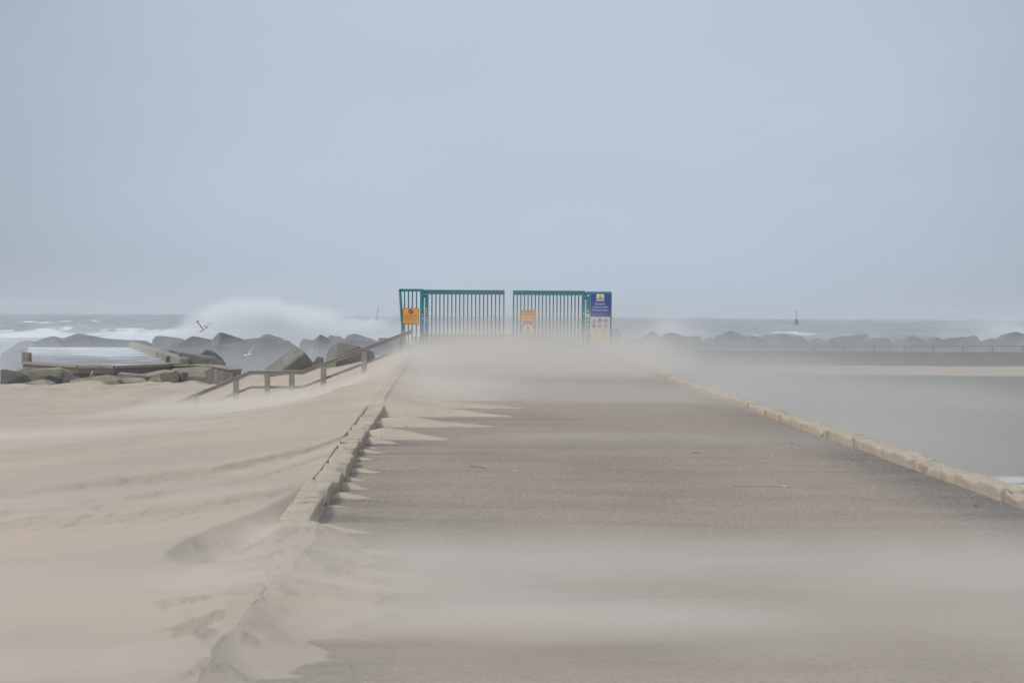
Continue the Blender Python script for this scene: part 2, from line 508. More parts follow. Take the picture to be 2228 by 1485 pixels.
def ground(X, Y):
    zr = GR * Y
    s = KL(Y) - 0.2 - X
    sp = np.maximum(s, 0)
    near = zr + 0.095 - 0.03 * sp - 0.0015 * sp ** 2 + 0.05 * fbm(X * 0.35, Y * 0.22, 3) * sm(0.3, 3, sp)
    rid = np.interp(X, RX, RZ)
    t = sm(11, 34, Y)
    z = near * (1 - t) + rid * t
    # eroded terraces running away to the left, each a little scarp a few cm high
    cr = np.zeros_like(X)
    for (pts, hgt, amp) in (([(-9, 11.6), (-4.2, 10.6), (-2.6, 11.9), (-2.0, 13.4), (-1.75, 14.8), (-1.7, 17)], .040, .09),
                            ([(-9, 10.5), (-3.9, 9.9), (-2.9, 10.4), (-2.1, 11.5), (-1.7, 13.2), (-1.6, 14)], .030, .07),
                            ([(-9, 9.6), (-3.6, 9.25), (-2.9, 9.5), (-2.3, 9.9), (-1.8, 10.4), (-1.5, 11)], .022, .05)):
        px_, py_ = zip(*pts)
        wob = 0.20 * fbm(X * 1.5, X * 0 + hgt * 900, 3) + 0.05 * fbm(X * 4.5, Y * 3.5, 2)
        dd = Y - (np.interp(X, px_, py_) + wob)
        fade = sm(-8, -3.2, X) * 0.7 + 0.3
        fade = fade * (1 - sm(-1.75, -1.45, X)) * (0.45 + 0.55 * sm(-0.2, 0.1, fbm(X * 1.3, X * 0 + hgt * 333, 2)))
        z = z + hgt * fade * (sm(-0.11, 0.11, dd) * (1 - sm(0.15, 1.3, dd)))
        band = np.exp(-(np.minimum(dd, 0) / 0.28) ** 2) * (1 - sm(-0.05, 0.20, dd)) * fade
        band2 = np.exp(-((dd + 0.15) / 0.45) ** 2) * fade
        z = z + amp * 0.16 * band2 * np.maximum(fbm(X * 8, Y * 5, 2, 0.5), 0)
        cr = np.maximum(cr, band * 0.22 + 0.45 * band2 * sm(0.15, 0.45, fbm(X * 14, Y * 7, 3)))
    # slip face and scoured hollow beside the kerb
    cx = np.interp(Y, [7.7, 8.0, 8.35, 8.9, 9.6, 10.3, 11.3], [-1.95, -2.02, -2.02, -1.93, -1.75, -1.66, -1.62])
    on = sm(7.7, 8.2, Y) * (1 - sm(10.2, 11.3, Y))
    dxr = X - cx
    drop = np.clip(dxr * 0.62, 0, 0.16) * (1 - 0.85 * sm(0.30, 0.62, dxr))
    z = z - on * drop * (s > -0.15) + on * 0.02 * np.exp(-(dxr / 0.35) ** 2)
    # drift over the kerb: in the foreground, and again from 18 m on
    v = X - KL(Y) + 0.16 * fbm(X * 1.6 + 4, Y * 1.3, 3) * (1 - sm(8.6, 9.8, Y))
    e = np.interp(Y, [2, 4, 5.5, 6.4, 7.5, 8.5, 9.2, 9.7, 10.1], [.4, .4, .28, .55, .68, .52, .30, .12, 0.0])
    stre = fbm(X * 0.7 + 3, Y * 2.2, 3)
    e2 = np.maximum(e * (1 + 0.9 * stre), 1e-3)
    fore = 1 - sm(9.0, 9.9, Y)
    kz = zr + 0.118 + 0.045 * fbm(X * 2.3, Y * 2.0, 4)
    mound = (kz - zr) * np.clip(1 - v / e2, 0, 1) ** 0.85 + 0.015 * fbm(X * 3, Y * 9, 3) * (v < e2)
    onroad = v > 0
    zf = np.where(onroad, zr - 0.03 + (kz - zr + 0.03 + 0.02 * fbm(X * 3, Y * 9, 3)) * np.clip(1 - v / e2, 0, 1) ** 1.15, kz + (z - kz) * sm(-.10, .40, s + 0.2 * fbm(X * 2 + 8, Y * 1.7, 3)))
    far = sm(17.6, 19.5, Y)
    zk_far = zr + 0.02 + 0.16 * far
    base_road = zr - 0.06
    z2 = np.where(onroad, base_road, np.where(s > 0, z, zr - 0.06 + (zk_far - zr + 0.06) * far))
    z = np.where(Y < 9.9, np.where(onroad | (s <= 0), z2 * (1 - fore) + zf * fore, z * (1 - fore) + zf * fore), z2)
    # mound that swallows the kerb from 18 m to the gate
    wf = 0.35 + 0.5 * (0.5 + fbm(Y * 0.8, X * 0, 2))
    zz = zr - 0.06 + (0.22 * far) * np.clip(1 - v / (wf + 0.6 * far), 0, 1)
    z = np.where(onroad & (Y > 17), np.maximum(z, zz), z)
    z = np.where((~onroad) & (s < 0.8) & (Y > 17), np.maximum(z, zr + 0.16 * far - (0.10 + 0.35 * sm(22, 29, Y)) * np.maximum(s, 0) - .06 * (1 - far)), z)
    # wind tails in the lee of the kerb
    for (yb, x0, x1, wd, hh) in TAILS:
        wob = 0.13 * fbm(X * 3.0 + yb, Y * 1.5, 4)
        u = (X - x0) / (x1 - x0)
        uu = np.clip(u, 0, 1)
        sh = (1 - uu) ** 0.8
        hm = hh * (1 - uu) ** (0.9 + 0.6 * ((yb * 7.3) % 1)) * (0.6 + 0.4 * sm(0, 0.25, uu)) * (1 + 0.5 * fbm(X * 2.2 + yb * 3, Y * 2, 3))
        ww = wd * (sh + 0.02)
        q = (Y - yb) / ww + wob
        prof = np.where(q < 0.35, q / 0.35, 1 - (q - 0.35) / 0.65)
        prof = np.clip(prof, 0, 1)
        zt = zr - 0.004 + hm * prof ** 0.9
        ok = (u > 0) & (u < 1) & (prof > 0)
        z = np.where(ok, np.maximum(z, zt), z)
    # the lower beach behind the ridge
    xs = -3.9 - 7.5 * sm(39.0, 47, Y)
    bz = -1.25 + 0.35 * sm(42, 58, Y) + (1.15 - 0.35 * sm(48, 58, Y)) * sm(0, 1, (X - xs) / (-2.9 - xs)) + 0.10 * fbm(X * 0.5, Y * 0.25, 4)
    bz = bz + 0.02 * fbm(X * 3, Y * 2, 3)
    bz = bz + 0.34 * np.exp(-(((X + 5.45) / 0.75) ** 2 + ((Y - 37.6) / 0.8) ** 2)) * (1 + 0.5 * fbm(X * 5, Y * 5, 3))
    cr = np.maximum(cr, 0.55 * sm(0.12, 0.3, fbm(X * 2.2, Y * 1.1, 3)) * sm(44, 50, Y) * (1 - sm(-9, -6, X)) * 0.8)
    cr = np.maximum(cr, 0.6 * np.exp(-(((X + 5.45) / 0.8) ** 2 + ((Y - 37.6) / 0.8) ** 2)) * sm(-.1, .2, fbm(X * 6, Y * 6, 3)))
    t = sm(34.4, 36.4, Y)
    zb = np.where(onroad, zr - 0.06, bz)
    z = z * (1 - t) + np.where(X > KL(Y) - 0.3, np.maximum(zb, zr - 0.02) if False else zb, zb) * t
    z = z - 0.75 * sm(50, 54, Y + 3.2 * fbm(X * 0.9, X * 0 + 2, 4)) * (1 - sm(-14, -9, X))
    z = z - 5.0 * sm(61, 72, Y)
    # crumbly lumps where the foreground kerb drift is broken
    lump = sm(0.10, 0.34, fbm(X * 5 + 9, Y * 4, 3)) * (1 - sm(8.4, 9.5, Y)) * sm(-0.95, -0.3, v) * (1 - sm(0.4, 1.0, v))
    z = z + 0.013 * lump * (fbm(X * 26, Y * 22, 3) + 0.4)
    cr = np.maximum(cr, 0.5 * lump)
    thin = np.where(onroad & (Y < 40), 1 - sm(-0.004, 0.022, z - zr), 0.0)
    return z, cr, thin


ry = 2.2 * 1.0042 ** np.arange(0, 845)
ux = np.concatenate([np.linspace(-1.2, -0.45, 60, endpoint=False), np.linspace(-0.45, 0.06, 620), np.linspace(0.06, 0.35, 20)[1:]])
UU, YY = np.meshgrid(ux, ry)
XX = UU * YY
ZZ, CR, TH = ground(XX, YY)
keep = XX < KR(YY) - 0.2
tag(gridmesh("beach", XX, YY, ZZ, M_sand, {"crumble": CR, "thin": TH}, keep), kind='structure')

# road on its dam: one sloping slab, its right flank a wall down to the water
bm = bmesh.new()
ys = list(np.linspace(-6, 60, 133))
prev = None
for y in ys:
    a = bm.verts.new((KL(y) - 0.35, y, GR * y)); b = bm.verts.new((KR(y) + 0.30, y, GR * y))
    c = bm.verts.new((KR(y) + 0.55, y, -5.2)); d = bm.verts.new((KL(y) - 0.35, y, -5.2))
    row = (a, b, c, d)
    if prev:
        for i in range(3):
            f = bm.faces.new((prev[i], prev[i + 1], row[i + 1], row[i])); f.material_index = 0 if i == 0 else 1
    prev = row
bmesh.ops.recalc_face_normals(bm, faces=bm.faces)
tag(meshobj("road", bm, [M_road, M_dam]), kind='structure')


def roughen(bm, amp, scale, seed=0.0):
    for v in bm.verts:
        p = v.co * scale + Vector((seed, seed * 1.7, seed * 0.3))
        n = Vector((mnoise.noise(p), mnoise.noise(p + Vector((31, 7, 3))), mnoise.noise(p + Vector((5, 57, 13)))))
        n2 = mnoise.noise(p * 3.7)
        v.co += (n + n * n2) * amp


def kerb(label, fn, side, y0, y1, width, height, seed):
    random.seed(seed)
    root = bpy.data.objects.new("kerb", None); COL.objects.link(root)
    tag(root, label, None, None, 'structure')
    y = y0; k = 0
    while y < y1:
        L = random.uniform(0.93, 1.02)
        bm = bmesh.new()
        jx = random.uniform(-.02, .02); jz = random.uniform(-.014, .012)
        xa = fn(y); xb = fn(y + L)
        b2 = bx(bm, 0, width, 0, L - 0.02, -0.14, height, 0.016)
        near = y < 24
        if near:
            bmesh.ops.subdivide_edges(bm, edges=bm.edges[:], cuts=6 if y < 16 else 3, use_grid_fill=True)
            roughen(bm, 0.011, 8.0, k * 3.1 + seed)
            # bites out of the arrises
            for v in bm.verts:
                if v.co.z > height - 0.05:
                    q = mnoise.noise(Vector((v.co.x * 5, (v.co.y + k) * 3.3, seed)))
                    edge_d = min(abs(v.co.x), abs(v.co.x - width), abs(v.co.y), abs(v.co.y - L))
                    if edge_d < 0.04 and q > 0.05: v.co.z -= 0.11 * (q - 0.05)
        sh = (xb - xa) / L
        for v in bm.verts:
            ly = v.co.y
            xx = (v.co.x if side > 0 else -v.co.x)
            v.co = Vector((xa + sh * ly + xx + jx, y + ly, GR * (y + ly) + v.co.z + jz))
        bmesh.ops.recalc_face_normals(bm, faces=bm.faces)
        meshobj("kerb_stone", bm, M_kerb, root, smooth=near)
        y += L + (0.012 if random.random() < .75 else 0.03); k += 1
    return root


kerb("worn concrete kerb along the sandy side of the road, half buried in drifts", KL, -1, 4.2, 31, 0.21, 0.112, 3)
kerb("worn concrete kerb along the water side of the road", KR, 1, 6.0, 39, 0.22, 0.10, 5)

# ------------------------------------------------------------------ sea
sy = 9.0 * 1.0062 ** np.arange(0, 815)
su = np.linspace(-0.62, 0.62, 720)
SU, SY = np.meshgrid(su, sy); SX = SU * SY


def waves(X, Y):
    h = np.zeros_like(X); foam = np.zeros_like(X)
    amp = sm(90, 230, Y) * 0.9 + 0.1
    amp = np.where(X < -4, np.maximum(amp, 0.35), amp)
    for lam, A, ang, sd_ in ((80, 1.5, -0.25, 1.), (43, 1.15, 0.2, 2.), (26, .85, -0.5, 3.), (14, .5, 0.35, 4.), (7.5, .22, -0.1, 5.)):
        ph = (X * math.sin(ang) + Y * math.cos(ang)) / lam + 1.3 * fbm(X / lam * .45 + sd_ * 7, Y / lam * .35, 3)
        rd = 1 - np.abs(np.sin(np.pi * ph)) ** 0.8
        md = np.clip(0.5 + 1.6 * fbm(X / lam * .5 + sd_ * 13, Y / lam * .4, 2), 0, 1.4)
        h += A * (rd - 0.4) * md
        if lam > 10: foam = np.maximum(foam, sm(0.72, 1.0, rd) * md * (0.55 if lam > 20 else 0.4))
    fade = sm(0.0, 0.9, foam)
    f = foam * sm(-0.15, 0.3, fbm(X / 30 + 3, Y / 60, 3))
    # surf in front of the breakwater
    U = X / Y
    surf = np.exp(-((Y - 265) / 60) ** 2) * (0.45 + 0.55 * sm(-0.02, -0.25, U)) * sm(-.35, .25, fbm(X / 20, Y / 26, 3))
    for yy, ww, aa in ((345, 16, .8), (420, 20, .7), (520, 22, .6), (690, 30, .5)):
        surf = np.maximum(surf, aa * np.exp(-((Y - yy - 60 * fbm(X / 60 + yy, X * 0, 2)) / ww) ** 2) * sm(-.05, .4, fbm(X / 26 + yy, Y / 40, 4)))
    f = np.maximum(f, surf * 0.95)
    big = np.exp(-((X + 85) / 24) ** 2 - ((Y - 285 - 0.1 * (X + 85)) / 22) ** 2)
    h = h + 2.2 * big * (0.5 + 1.1 * fbm(X / 7, Y / 22, 4)); f = np.maximum(f, 0.9 * big ** .5 * sm(-.35, .2, fbm(X / 6, Y / 14, 4)))
    f = f * (1 - sm(1, 4, X) * (1 - sm(125, 150, Y)))
    near = (Y < 60) & (X > 3)
    fr = np.exp(-((Y - 42 + 0.25 * (X - 15)) / 2.6) ** 2)
    f = np.maximum(f, np.where(near, 0.85 * fr * sm(11.5, 15, X) * sm(-.35, .2, fbm(X / 3, Y / 3, 3)), 0))
    f = np.maximum(f, np.where((Y < 110) & (X < -13), 0.55 + 0.4 * fbm(X / 4, Y / 4, 3), 0))
    return h * amp * (1 + 0.9 * sm(500, 1100, Y)), f


SH, SF = waves(SX, SY)
tag(gridmesh("sea", SX, SY, SH - 3.5, M_sea, {"foam": SF}), kind='structure')

# ------------------------------------------------------------------ concrete blocks
def hull(name, label, cat, pts, mat, group=None, cuts=3, amp=0.03, bev=0.05, scl=1.1, parent=None):
    """a broken concrete lump: convex body through world points, arrises knocked off, faces roughened"""
    bm = bmesh.new()
    vs = [bm.verts.new(p) for p in pts]
    r = bmesh.ops.convex_hull(bm, input=vs)
    junk = list({g for g in r.get('geom_interior', []) + r.get('geom_unused', []) if isinstance(g, bmesh.types.BMVert)})
    if junk: bmesh.ops.delete(bm, geom=junk, context='VERTS')
    bmesh.ops.dissolve_limit(bm, angle_limit=R_(4), verts=bm.verts, edges=bm.edges)
    if bev > 0: bmesh.ops.bevel(bm, geom=bm.edges[:], offset=bev, segments=1, affect='EDGES', clamp_overlap=True)
    bmesh.ops.triangulate(bm, faces=bm.faces[:])
    for _ in range(cuts):
        L = sum(e.calc_length() for e in bm.edges) / len(bm.edges)
        bmesh.ops.subdivide_edges(bm, edges=[e for e in bm.edges if e.calc_length() > 0.8 * L], cuts=1)
        bmesh.ops.triangulate(bm, faces=[f for f in bm.faces if len(f.verts) > 3])
    roughen(bm, amp, scl, random.uniform(0, 90))
    bmesh.ops.recalc_face_normals(bm, faces=bm.faces)
    c = sum((v.co for v in bm.verts), Vector()) / len(bm.verts); zmin = min(v.co.z for v in bm.verts)
    base = Vector((c.x, c.y, zmin))
    for v in bm.verts: v.co -= base
    o = meshobj(name, bm, mat); o.location = base
    tag(o, label, cat, group)
    return o


def blk(name, label, Y, front, back=1.6, mat=None, group=None, cat="block", sink=0.5, amp=0.03, jag=0.0, **k):
    """front: (px, py, dY) corners seen in the photo; the far side is the same outline set back"""
    pts = []
    for q in front:
        px, py = q[0], q[1]; dy = q[2] if len(q) > 2 else 0.0
        if jag: dy += random.uniform(-jag, jag)
        pts.append(at(px, py, Y + dy))
    zmin = min(p.z for p in pts)
    cx = sum(p.x for p in pts) / len(pts); cz = sum(p.z for p in pts) / len(pts)
    ext = list(pts)
    for p in pts:
        ext.append(Vector((cx + (p.x - cx) * random.uniform(.72, .95) + random.uniform(-.1, .1), Y + back * random.uniform(.8, 1.15), p.z - (0.12 * back if p.z > cz else 0))))
    for p in pts:
        if p.z < zmin + 0.35: ext.append(Vector((p.x * 1.0, p.y + 0.05, zmin - sink)))
    return hull(name, label, cat, ext, mat or M_block, group, amp=amp, **k)


random.seed(21)
N = "concrete_block"
# the two big cubes by the stairs and their small neighbour
blk(N, "big tilted concrete cube with a pointed top, left of the handrail's middle", 51.5,
    [(640, 754, .3), (574, 804, -.3), (613, 804, -.9), (663, 765, -.5), (684, 800, 0)], 1.7, sink=.5, amp=.022, cuts=4)
blk(N, "big concrete cube with a broken flat top, partly behind the upper handrail", 48.5,
    [(735, 744, .2), (714, 757, .5), (706, 790, .3), (731, 777, -.5), (732, 797, -.5), (781, 752, .3), (812, 765, .8), (819, 785, .6)], 1.7, sink=.5, amp=.025, cuts=4)
blk(N, "small peaked concrete lump between the two big cubes beside the handrail", 54, [(690, 774), (680, 788), (702, 788), (697, 778)], 1.0, sink=.4)
blk(N, "pale flat block in the near group left of the pointed cube", 61, [(389, 768), (394, 765), (430, 772), (458, 778), (458, 793), (388, 790)], 1.8, sink=.8)
blk(N, "dark pyramid shaped block topping the near group left of the pointed cube", 63, [(450, 758), (424, 777), (423, 790), (476, 790), (463, 772)], 1.7, mat=M_blockd, sink=.8)
blk(N, "low rounded block at the foot of the dark pyramid block", 60, [(459, 776), (466, 777), (478, 790), (480, 794), (452, 794)], 1.2, sink=.6)
blk(N, "dark block tucked behind the platform's kerb end", 64, [(362, 772), (386, 775), (388, 792), (358, 788)], 1.6, mat=M_blockd, sink=.8)
blk(N, "grey slab standing up behind the platform's right kerb", 70, [(338, 764), (375, 761), (376, 782), (345, 780)], 1.6, mat=M_blockd, sink=1.)

ORD = ["first", "second", "third", "fourth", "fifth", "sixth", "seventh", "eighth", "ninth", "tenth", "eleventh", "twelfth", "thirteenth",
       "fourteenth", "fifteenth", "sixteenth", "seventeenth", "eighteenth", "nineteenth", "twentieth", "twenty-first", "twenty-second", "twenty-third", "twenty-fourth"]
GL = "blocks of the breakwater behind the beach"
left_row = [
    (92, "low hump of a block furthest left on the hazy crest", [(2, 769), (40, 744), (64, 740), (100, 748), (104, 775), (0, 778)]),
    (90, "rounded dark block rising above the platform's left end", [(72, 744), (95, 735), (116, 731), (128, 734), (140, 745), (140, 765), (70, 765)]),
    (90, "wide gable shaped block rising above the platform's middle", [(122, 742), (159, 729), (169, 725), (194, 729), (240, 738), (240, 765), (118, 765)]),
    (92, "long low block sloping down above the platform's right half", [(200, 738), (230, 736), (268, 741), (318, 741), (322, 762), (200, 765)]),
    (91, "flat topped block right after the long low one on the hazy crest", [(332, 740), (338, 731), (344, 730), (395, 736), (402, 742), (402, 770), (330, 765)]),
    (92, "round shouldered block below the left gull", [(398, 742), (410, 735), (421, 731), (436, 733), (466, 740), (468, 772), (396, 772)]),
    (88, "tall pointed block with a long right slope, between the two gulls", [(460, 741), (476, 722), (482, 723), (529, 737), (536, 778), (456, 778)]),
    (90, "long flat slab stretching behind the right gull", [(524, 739), (560, 734), (588, 734), (631, 741), (634, 776), (520, 778)]),
    (93, "small trapezoid block perched on the long flat slab", [(563, 737), (570, 729), (584, 726), (594, 738), (594, 742), (563, 742)]),
    (91, "low square block behind the pointed cube", [(651, 746), (659, 737), (692, 740), (700, 778), (648, 778)]),
    (90, "small gable shaped block behind the gap between the two big cubes", [(683, 740), (697, 727), (714, 735), (722, 772), (680, 772)]),
    (92, "twin humped block above the broken topped cube", [(714, 735), (716, 730), (740, 732), (750, 741), (752, 770), (712, 770)]),
    (90, "broad peaked block above the upper handrail", [(744, 740), (757, 729), (770, 725), (784, 730), (824, 742), (832, 776), (742, 776)]),
    (92, "low block beside the gate's leaning end post", [(820, 742), (824, 734), (860, 735), (884, 740), (890, 775), (818, 775)]),
]
for Y, lab, pts in left_row:
    blk(N, lab, Y, pts, 3.0, mat=M_blockd, group=GL, sink=2.5, amp=.035, scl=1.1, bev=.03, jag=.9)
low_row = [
    (84, "slanting slab low in front of the tall pointed block", [(478, 752), (520, 742), (575, 752), (610, 790), (472, 786)]),
    (83, "slab with a diagonal edge below the perched trapezoid block", [(566, 748), (634, 746), (660, 772), (650, 795), (560, 790)]),
    (82, "leaning slab under the broad peaked block, behind the handrail", [(790, 752), (842, 744), (884, 762), (888, 800), (780, 795)]),
    (84, "low dark slab in front of the flat topped block", [(400, 756), (468, 752), (482, 775), (480, 795), (396, 790)]),
]
for Y, lab, pts in low_row:
    blk(N, lab, Y, pts, 3.0, mat=M_blockd, group=GL, sink=2.5, amp=.035, scl=1.1, bev=.03, jag=.9)

GRR = "blocks of the harbour breakwater in the blown sand"
right_row = [(884, 930, 738), (925, 985, 742), (975, 1040, 736), (1030, 1100, 741), (1090, 1150, 735), (1140, 1210, 728), (1200, 1262, 731), (1252, 1320, 738), (1326, 1354, 716), (1346, 1402, 735), (1398, 1440, 720), (1434, 1500, 723), (1486, 1526, 730), (1520, 1566, 733),
             (1558, 1622, 719), (1614, 1668, 729), (1656, 1722, 727), (1700, 1760, 730), (1752, 1808, 734), (1800, 1890, 725), (1880, 1938, 733),
             (1930, 1972, 737), (1958, 2018, 729), (2010, 2070, 733), (2058, 2112, 733), (2094, 2136, 729), (2124, 2196, 735), (2184, 2244, 721), (2236, 2300, 734), (2290, 2360, 730)]
shapes = [[(0, .55), (.2, .1), (.45, 0), (1, .5)], [(0, .45), (.05, .1), (.8, 0), (1, .2)], [(0, .5), (.55, 0), (.75, .1), (1, .7)], [(0, .6), (.4, .05), (.5, 0), (1, .6)]]
nth = 0
for i, (x0, x1, yt) in enumerate(right_row):
    Y = 158 + (i * 37 % 11)
    sh = shapes[(i * 5 + 1) % 4]
    if (x0, x1) == (1800, 1890): sh = [(0, .8), (.1, .45), (.95, 0), (1, .1)]
    if (x0, x1) == (1326, 1354): sh = [(0, .1), (.1, 0), (.7, 0), (1, .9)]
    h = 22
    pts = [(x0 + (x1 - x0) * u, yt + h * v) for u, v in sh] + [(x0 - 4, 772), (x1 + 4, 772)]
    if x1 < 1325:
        lab = f"{ORD[i]} dim breakwater block seen through the gate bars, counting from its left end"
    elif x0 < 1340:
        lab = "dim square block just right of the information board"
    else:
        lab = f"{ORD[nth]} hazy breakwater block right of the information board's square block"
        nth += 1
    blk(N, lab, Y, pts, 3.5, mat=M_blockd, group=GRR, sink=2.5, amp=.05, scl=.8, bev=.03, cuts=2, jag=1.0)

# rubble in front of the platform
GRB = "rubble below the platform"
rub = [
    (54, M_rubble, "large greenish slab tipped towards the sea wall's left end", [(54, 808), (60, 804), (128, 798), (134, 802), (140, 818), (134, 824), (64, 829)], 1.2),
    (55.5, M_rubble, "flat ledge stone above the surf rock", [(36, 802), (62, 798), (100, 803), (58, 810), (37, 807)], 1.0),
    (52.5, M_blockd, "tilted dark plate with a pale edge, right of the greenish slab", [(144, 810), (174, 823), (168, 828), (134, 829)], .7),
    (51.5, M_rubble, "long sandy slab under the wall's dark middle", [(152, 827), (176, 822), (236, 814), (246, 818), (256, 827), (240, 836), (164, 838)], 1.0),
    (53, M_blockd, "dark broken stone under the greenish slab", [(86, 818), (106, 816), (132, 824), (130, 830), (88, 828)], .8),
    (50, M_blockd, "rough rock with surf running over it at the beach's far corner", [(0, 804), (12, 803), (40, 808), (49, 816), (48, 832), (20, 842), (0, 838)], 1.4),
    (49.5, M_rubble, "sand covered hump below the dark broken stone", [(60, 831), (95, 824), (118, 834), (112, 842), (48, 840)], .8),
    (48, M_rubble, "low flat stone nearest on the sand at the rubble's left end", [(18, 846), (28, 842), (52, 845), (70, 852), (20, 853)], .6),
    (55, M_rubble, "cracked slab lying under the platform's lip", [(256, 812), (262, 809), (300, 812), (330, 814), (326, 822), (262, 822)], 1.0),
    (54.5, M_rubble, "long thin slab pointing at the near blocks", [(296, 816), (362, 803), (380, 806), (376, 812), (322, 824), (300, 822)], .9),
    (53.5, M_rubble, "triangular stone with a dark hollow beneath", [(335, 825), (348, 812), (366, 805), (380, 808), (384, 823)], .8),
    (55, M_rubble, "big pale slab at the right end of the rubble", [(370, 806), (378, 801), (440, 797), (462, 799), (462, 812), (420, 820), (372, 819)], 1.2),
    (54, M_blockd, "small dark wedge in front of the big pale slab", [(386, 818), (398, 808), (404, 810), (402, 820)], .5),
    (53.2, M_blockd, "narrow dark splinter leaning beside the tilted plate", [(122, 822), (130, 809), (136, 811), (140, 826), (124, 828)], .4),
    (52.6, M_rubble, "thin pale plank of concrete poking up under the wall's middle", [(196, 812), (199, 806), (203, 807), (206, 818), (194, 818)], .25),
    (52.0, M_blockd, "dark broken edge showing through the sand by the long sandy slab", [(206, 829), (232, 826), (250, 829), (248, 834), (208, 835)], .4),
    (54.2, M_blockd, "dark hollow faced stone below the cracked slab", [(268, 820), (300, 815), (322, 819), (318, 827), (272, 827)], .5),
    (51.2, M_rubble, "pointed stone in front of the triangular one", [(318, 830), (334, 818), (350, 826), (352, 832), (318, 833)], .5),
    (53.0, M_rubble, "tilted square stone at the foot of the big pale slab", [(414, 818), (422, 806), (446, 809), (450, 820), (418, 822)], .6),
    (52, M_rubble, "half buried sandy stone between the long slab and the thin slab", [(256, 826), (276, 820), (310, 822), (320, 830), (256, 832)], .6),
]
for Y, mt, lab, pts, bk in rub:
    blk("rubble_stone", lab, Y, pts, bk, mat=mt, group=GRB, cat="stone", sink=.35, amp=.016, bev=.012, scl=2.0, jag=.22)

# ------------------------------------------------------------------ low platform washed by the sea
def wet_deck_material():
    m, nt, b = newmat("wet_deck")
    p = pos(nt); x, y, z = xyz(nt, p)
    s = noise(nt, comb(nt, x * 0.16, y * 0.9, 0.0), 1.0, 5.0, 0.6, 0.3)
    f = noise(nt, comb(nt, x * 0.5, y * 1.6, 0.0), 1.0, 5.0, 0.65)
    col = mixc(nt, s.smooth(0.35, 0.65), (0.13, 0.105, 0.09), (0.20, 0.185, 0.18))
    fo = (s * 0.5 + f * 0.6 + y.smooth(60, 90, 0.0, 0.13)).smooth(0.57, 0.68)
    col = mixc(nt, fo, col, (0.68, 0.72, 0.74))
    nt.links.new(col, b.inputs['Base Color'])
    nt.links.new(s.smooth(0.35, 0.6, 0.12, 0.5).v, b.inputs['Roughness'])
    bump(nt, b, s + f, 0.2, 0.05)
    return m


M_deck = wet_deck_material()
ZD = -0.8
fe = [atz(px, py, ZD) for px, py in ((50, 792), (99, 795), (171, 800), (248, 801), (351, 797), (392, 795))]
be = [atz(62, 755, ZD), atz(284, 755, ZD)]
plat = thing("slipway_platform", "low concrete platform with surf sheeting over it, beyond the rubble", "platform", (fe[2].x, fe[2].y, -3))
bm = bmesh.new()
top = [bm.verts.new(p) for p in fe + [be[1], be[0]]]
low = [bm.verts.new(p - Vector((0, 0, 0.22))) for p in fe + [be[1], be[0]]]
bm.faces.new(top); bm.faces.new(low[::-1])
for i in range(len(top)):
    j = (i + 1) % len(top); bm.faces.new((top[j], top[i], low[i], low[j])).material_index = 1
bmesh.ops.recalc_face_normals(bm, faces=bm.faces)
meshobj("deck", bm, [M_deck, M_wall], plat)
bm = bmesh.new()
off = Vector((0.0, 0.35, 0))
for a, b in zip(fe[:-1], fe[1:]):
    q = [a + off, b + off, b + off + Vector((0, .4, 0)), a + off + Vector((0, .4, 0))]
    t = [bm.verts.new((p.x, p.y, ZD - .221)) for p in q]; l = [bm.verts.new((p.x, p.y, -3.4)) for p in q]
    for i in range(4):
        j = (i + 1) % 4; bm.faces.new((t[i], t[j], l[j], l[i]))
bmesh.ops.recalc_face_normals(bm, faces=bm.faces)
meshobj("front_wall", bm, M_block, plat)
bm = bmesh.new()
for a, b in zip(fe[:-1], fe[1:]): beam(bm, a + Vector((0, .12, .05)), b + Vector((0, .12, .05)), .13, .06, .02)
meshobj("front_edging", bm, M_rubble, plat)
bm = bmesh.new()
beam(bm, fe[-1] + Vector((.1, .3, .12)), be[1] + Vector((.1, 0, .12)), .22, .22, .05)
meshobj("side_kerb", bm, M_rubble, plat)
bm = bmesh.new()
p = at(58.5, 778, fe[0].y + .3)
bx(bm, p.x - .18, p.x + .17, p.y - .18, p.y + .18, ZD + .02, at(58, 766, p.y).z, .05)
bmesh.ops.subdivide_edges(bm, edges=bm.edges[:], cuts=2, use_grid_fill=True); roughen(bm, .02, 3)
meshobj("corner_stump", bm, M_rubble, plat)
bm = bmesh.new()
bx(bm, p.x - .2, p.x + .2, p.y - .28, p.y - .0, -2.0, ZD - .225, .03)
meshobj("corner_pier", bm, M_stick, plat)

# low wall running on from the platform towards the stairs
wl = [at(378, 797, 60), at(430, 795, 59), at(470, 797, 57.5), at(515, 806, 56)]
wt = thing("low_wall", "low buried concrete wall running from the platform towards the pointed cube", "wall", (wl[0].x, wl[0].y, -2))
bm = bmesh.new()
for a, b in zip(wl[:-1], wl[1:]): beam(bm, a - Vector((0, 0, .6)), b - Vector((0, 0, .6)), .2, .6, .03)
meshobj("wall_body", bm, M_block, wt)
bm = bmesh.new()
for a, b in zip(wl[:-1], wl[1:]): beam(bm, a + Vector((0, 0, .03)), b + Vector((0, 0, .03)), .26, .035, .015)
meshobj("coping", bm, M_rubble, wt)
bm = bmesh.new(); p = at(471, 803, 53)
bx(bm, p.x - .05, p.x + .05, p.y - .05, p.y + .05, p.z - .55, p.z, .012)
tag(meshobj("marker_stake", bm, M_wood), "short dark stake standing in the sand before the low wall", "stake")

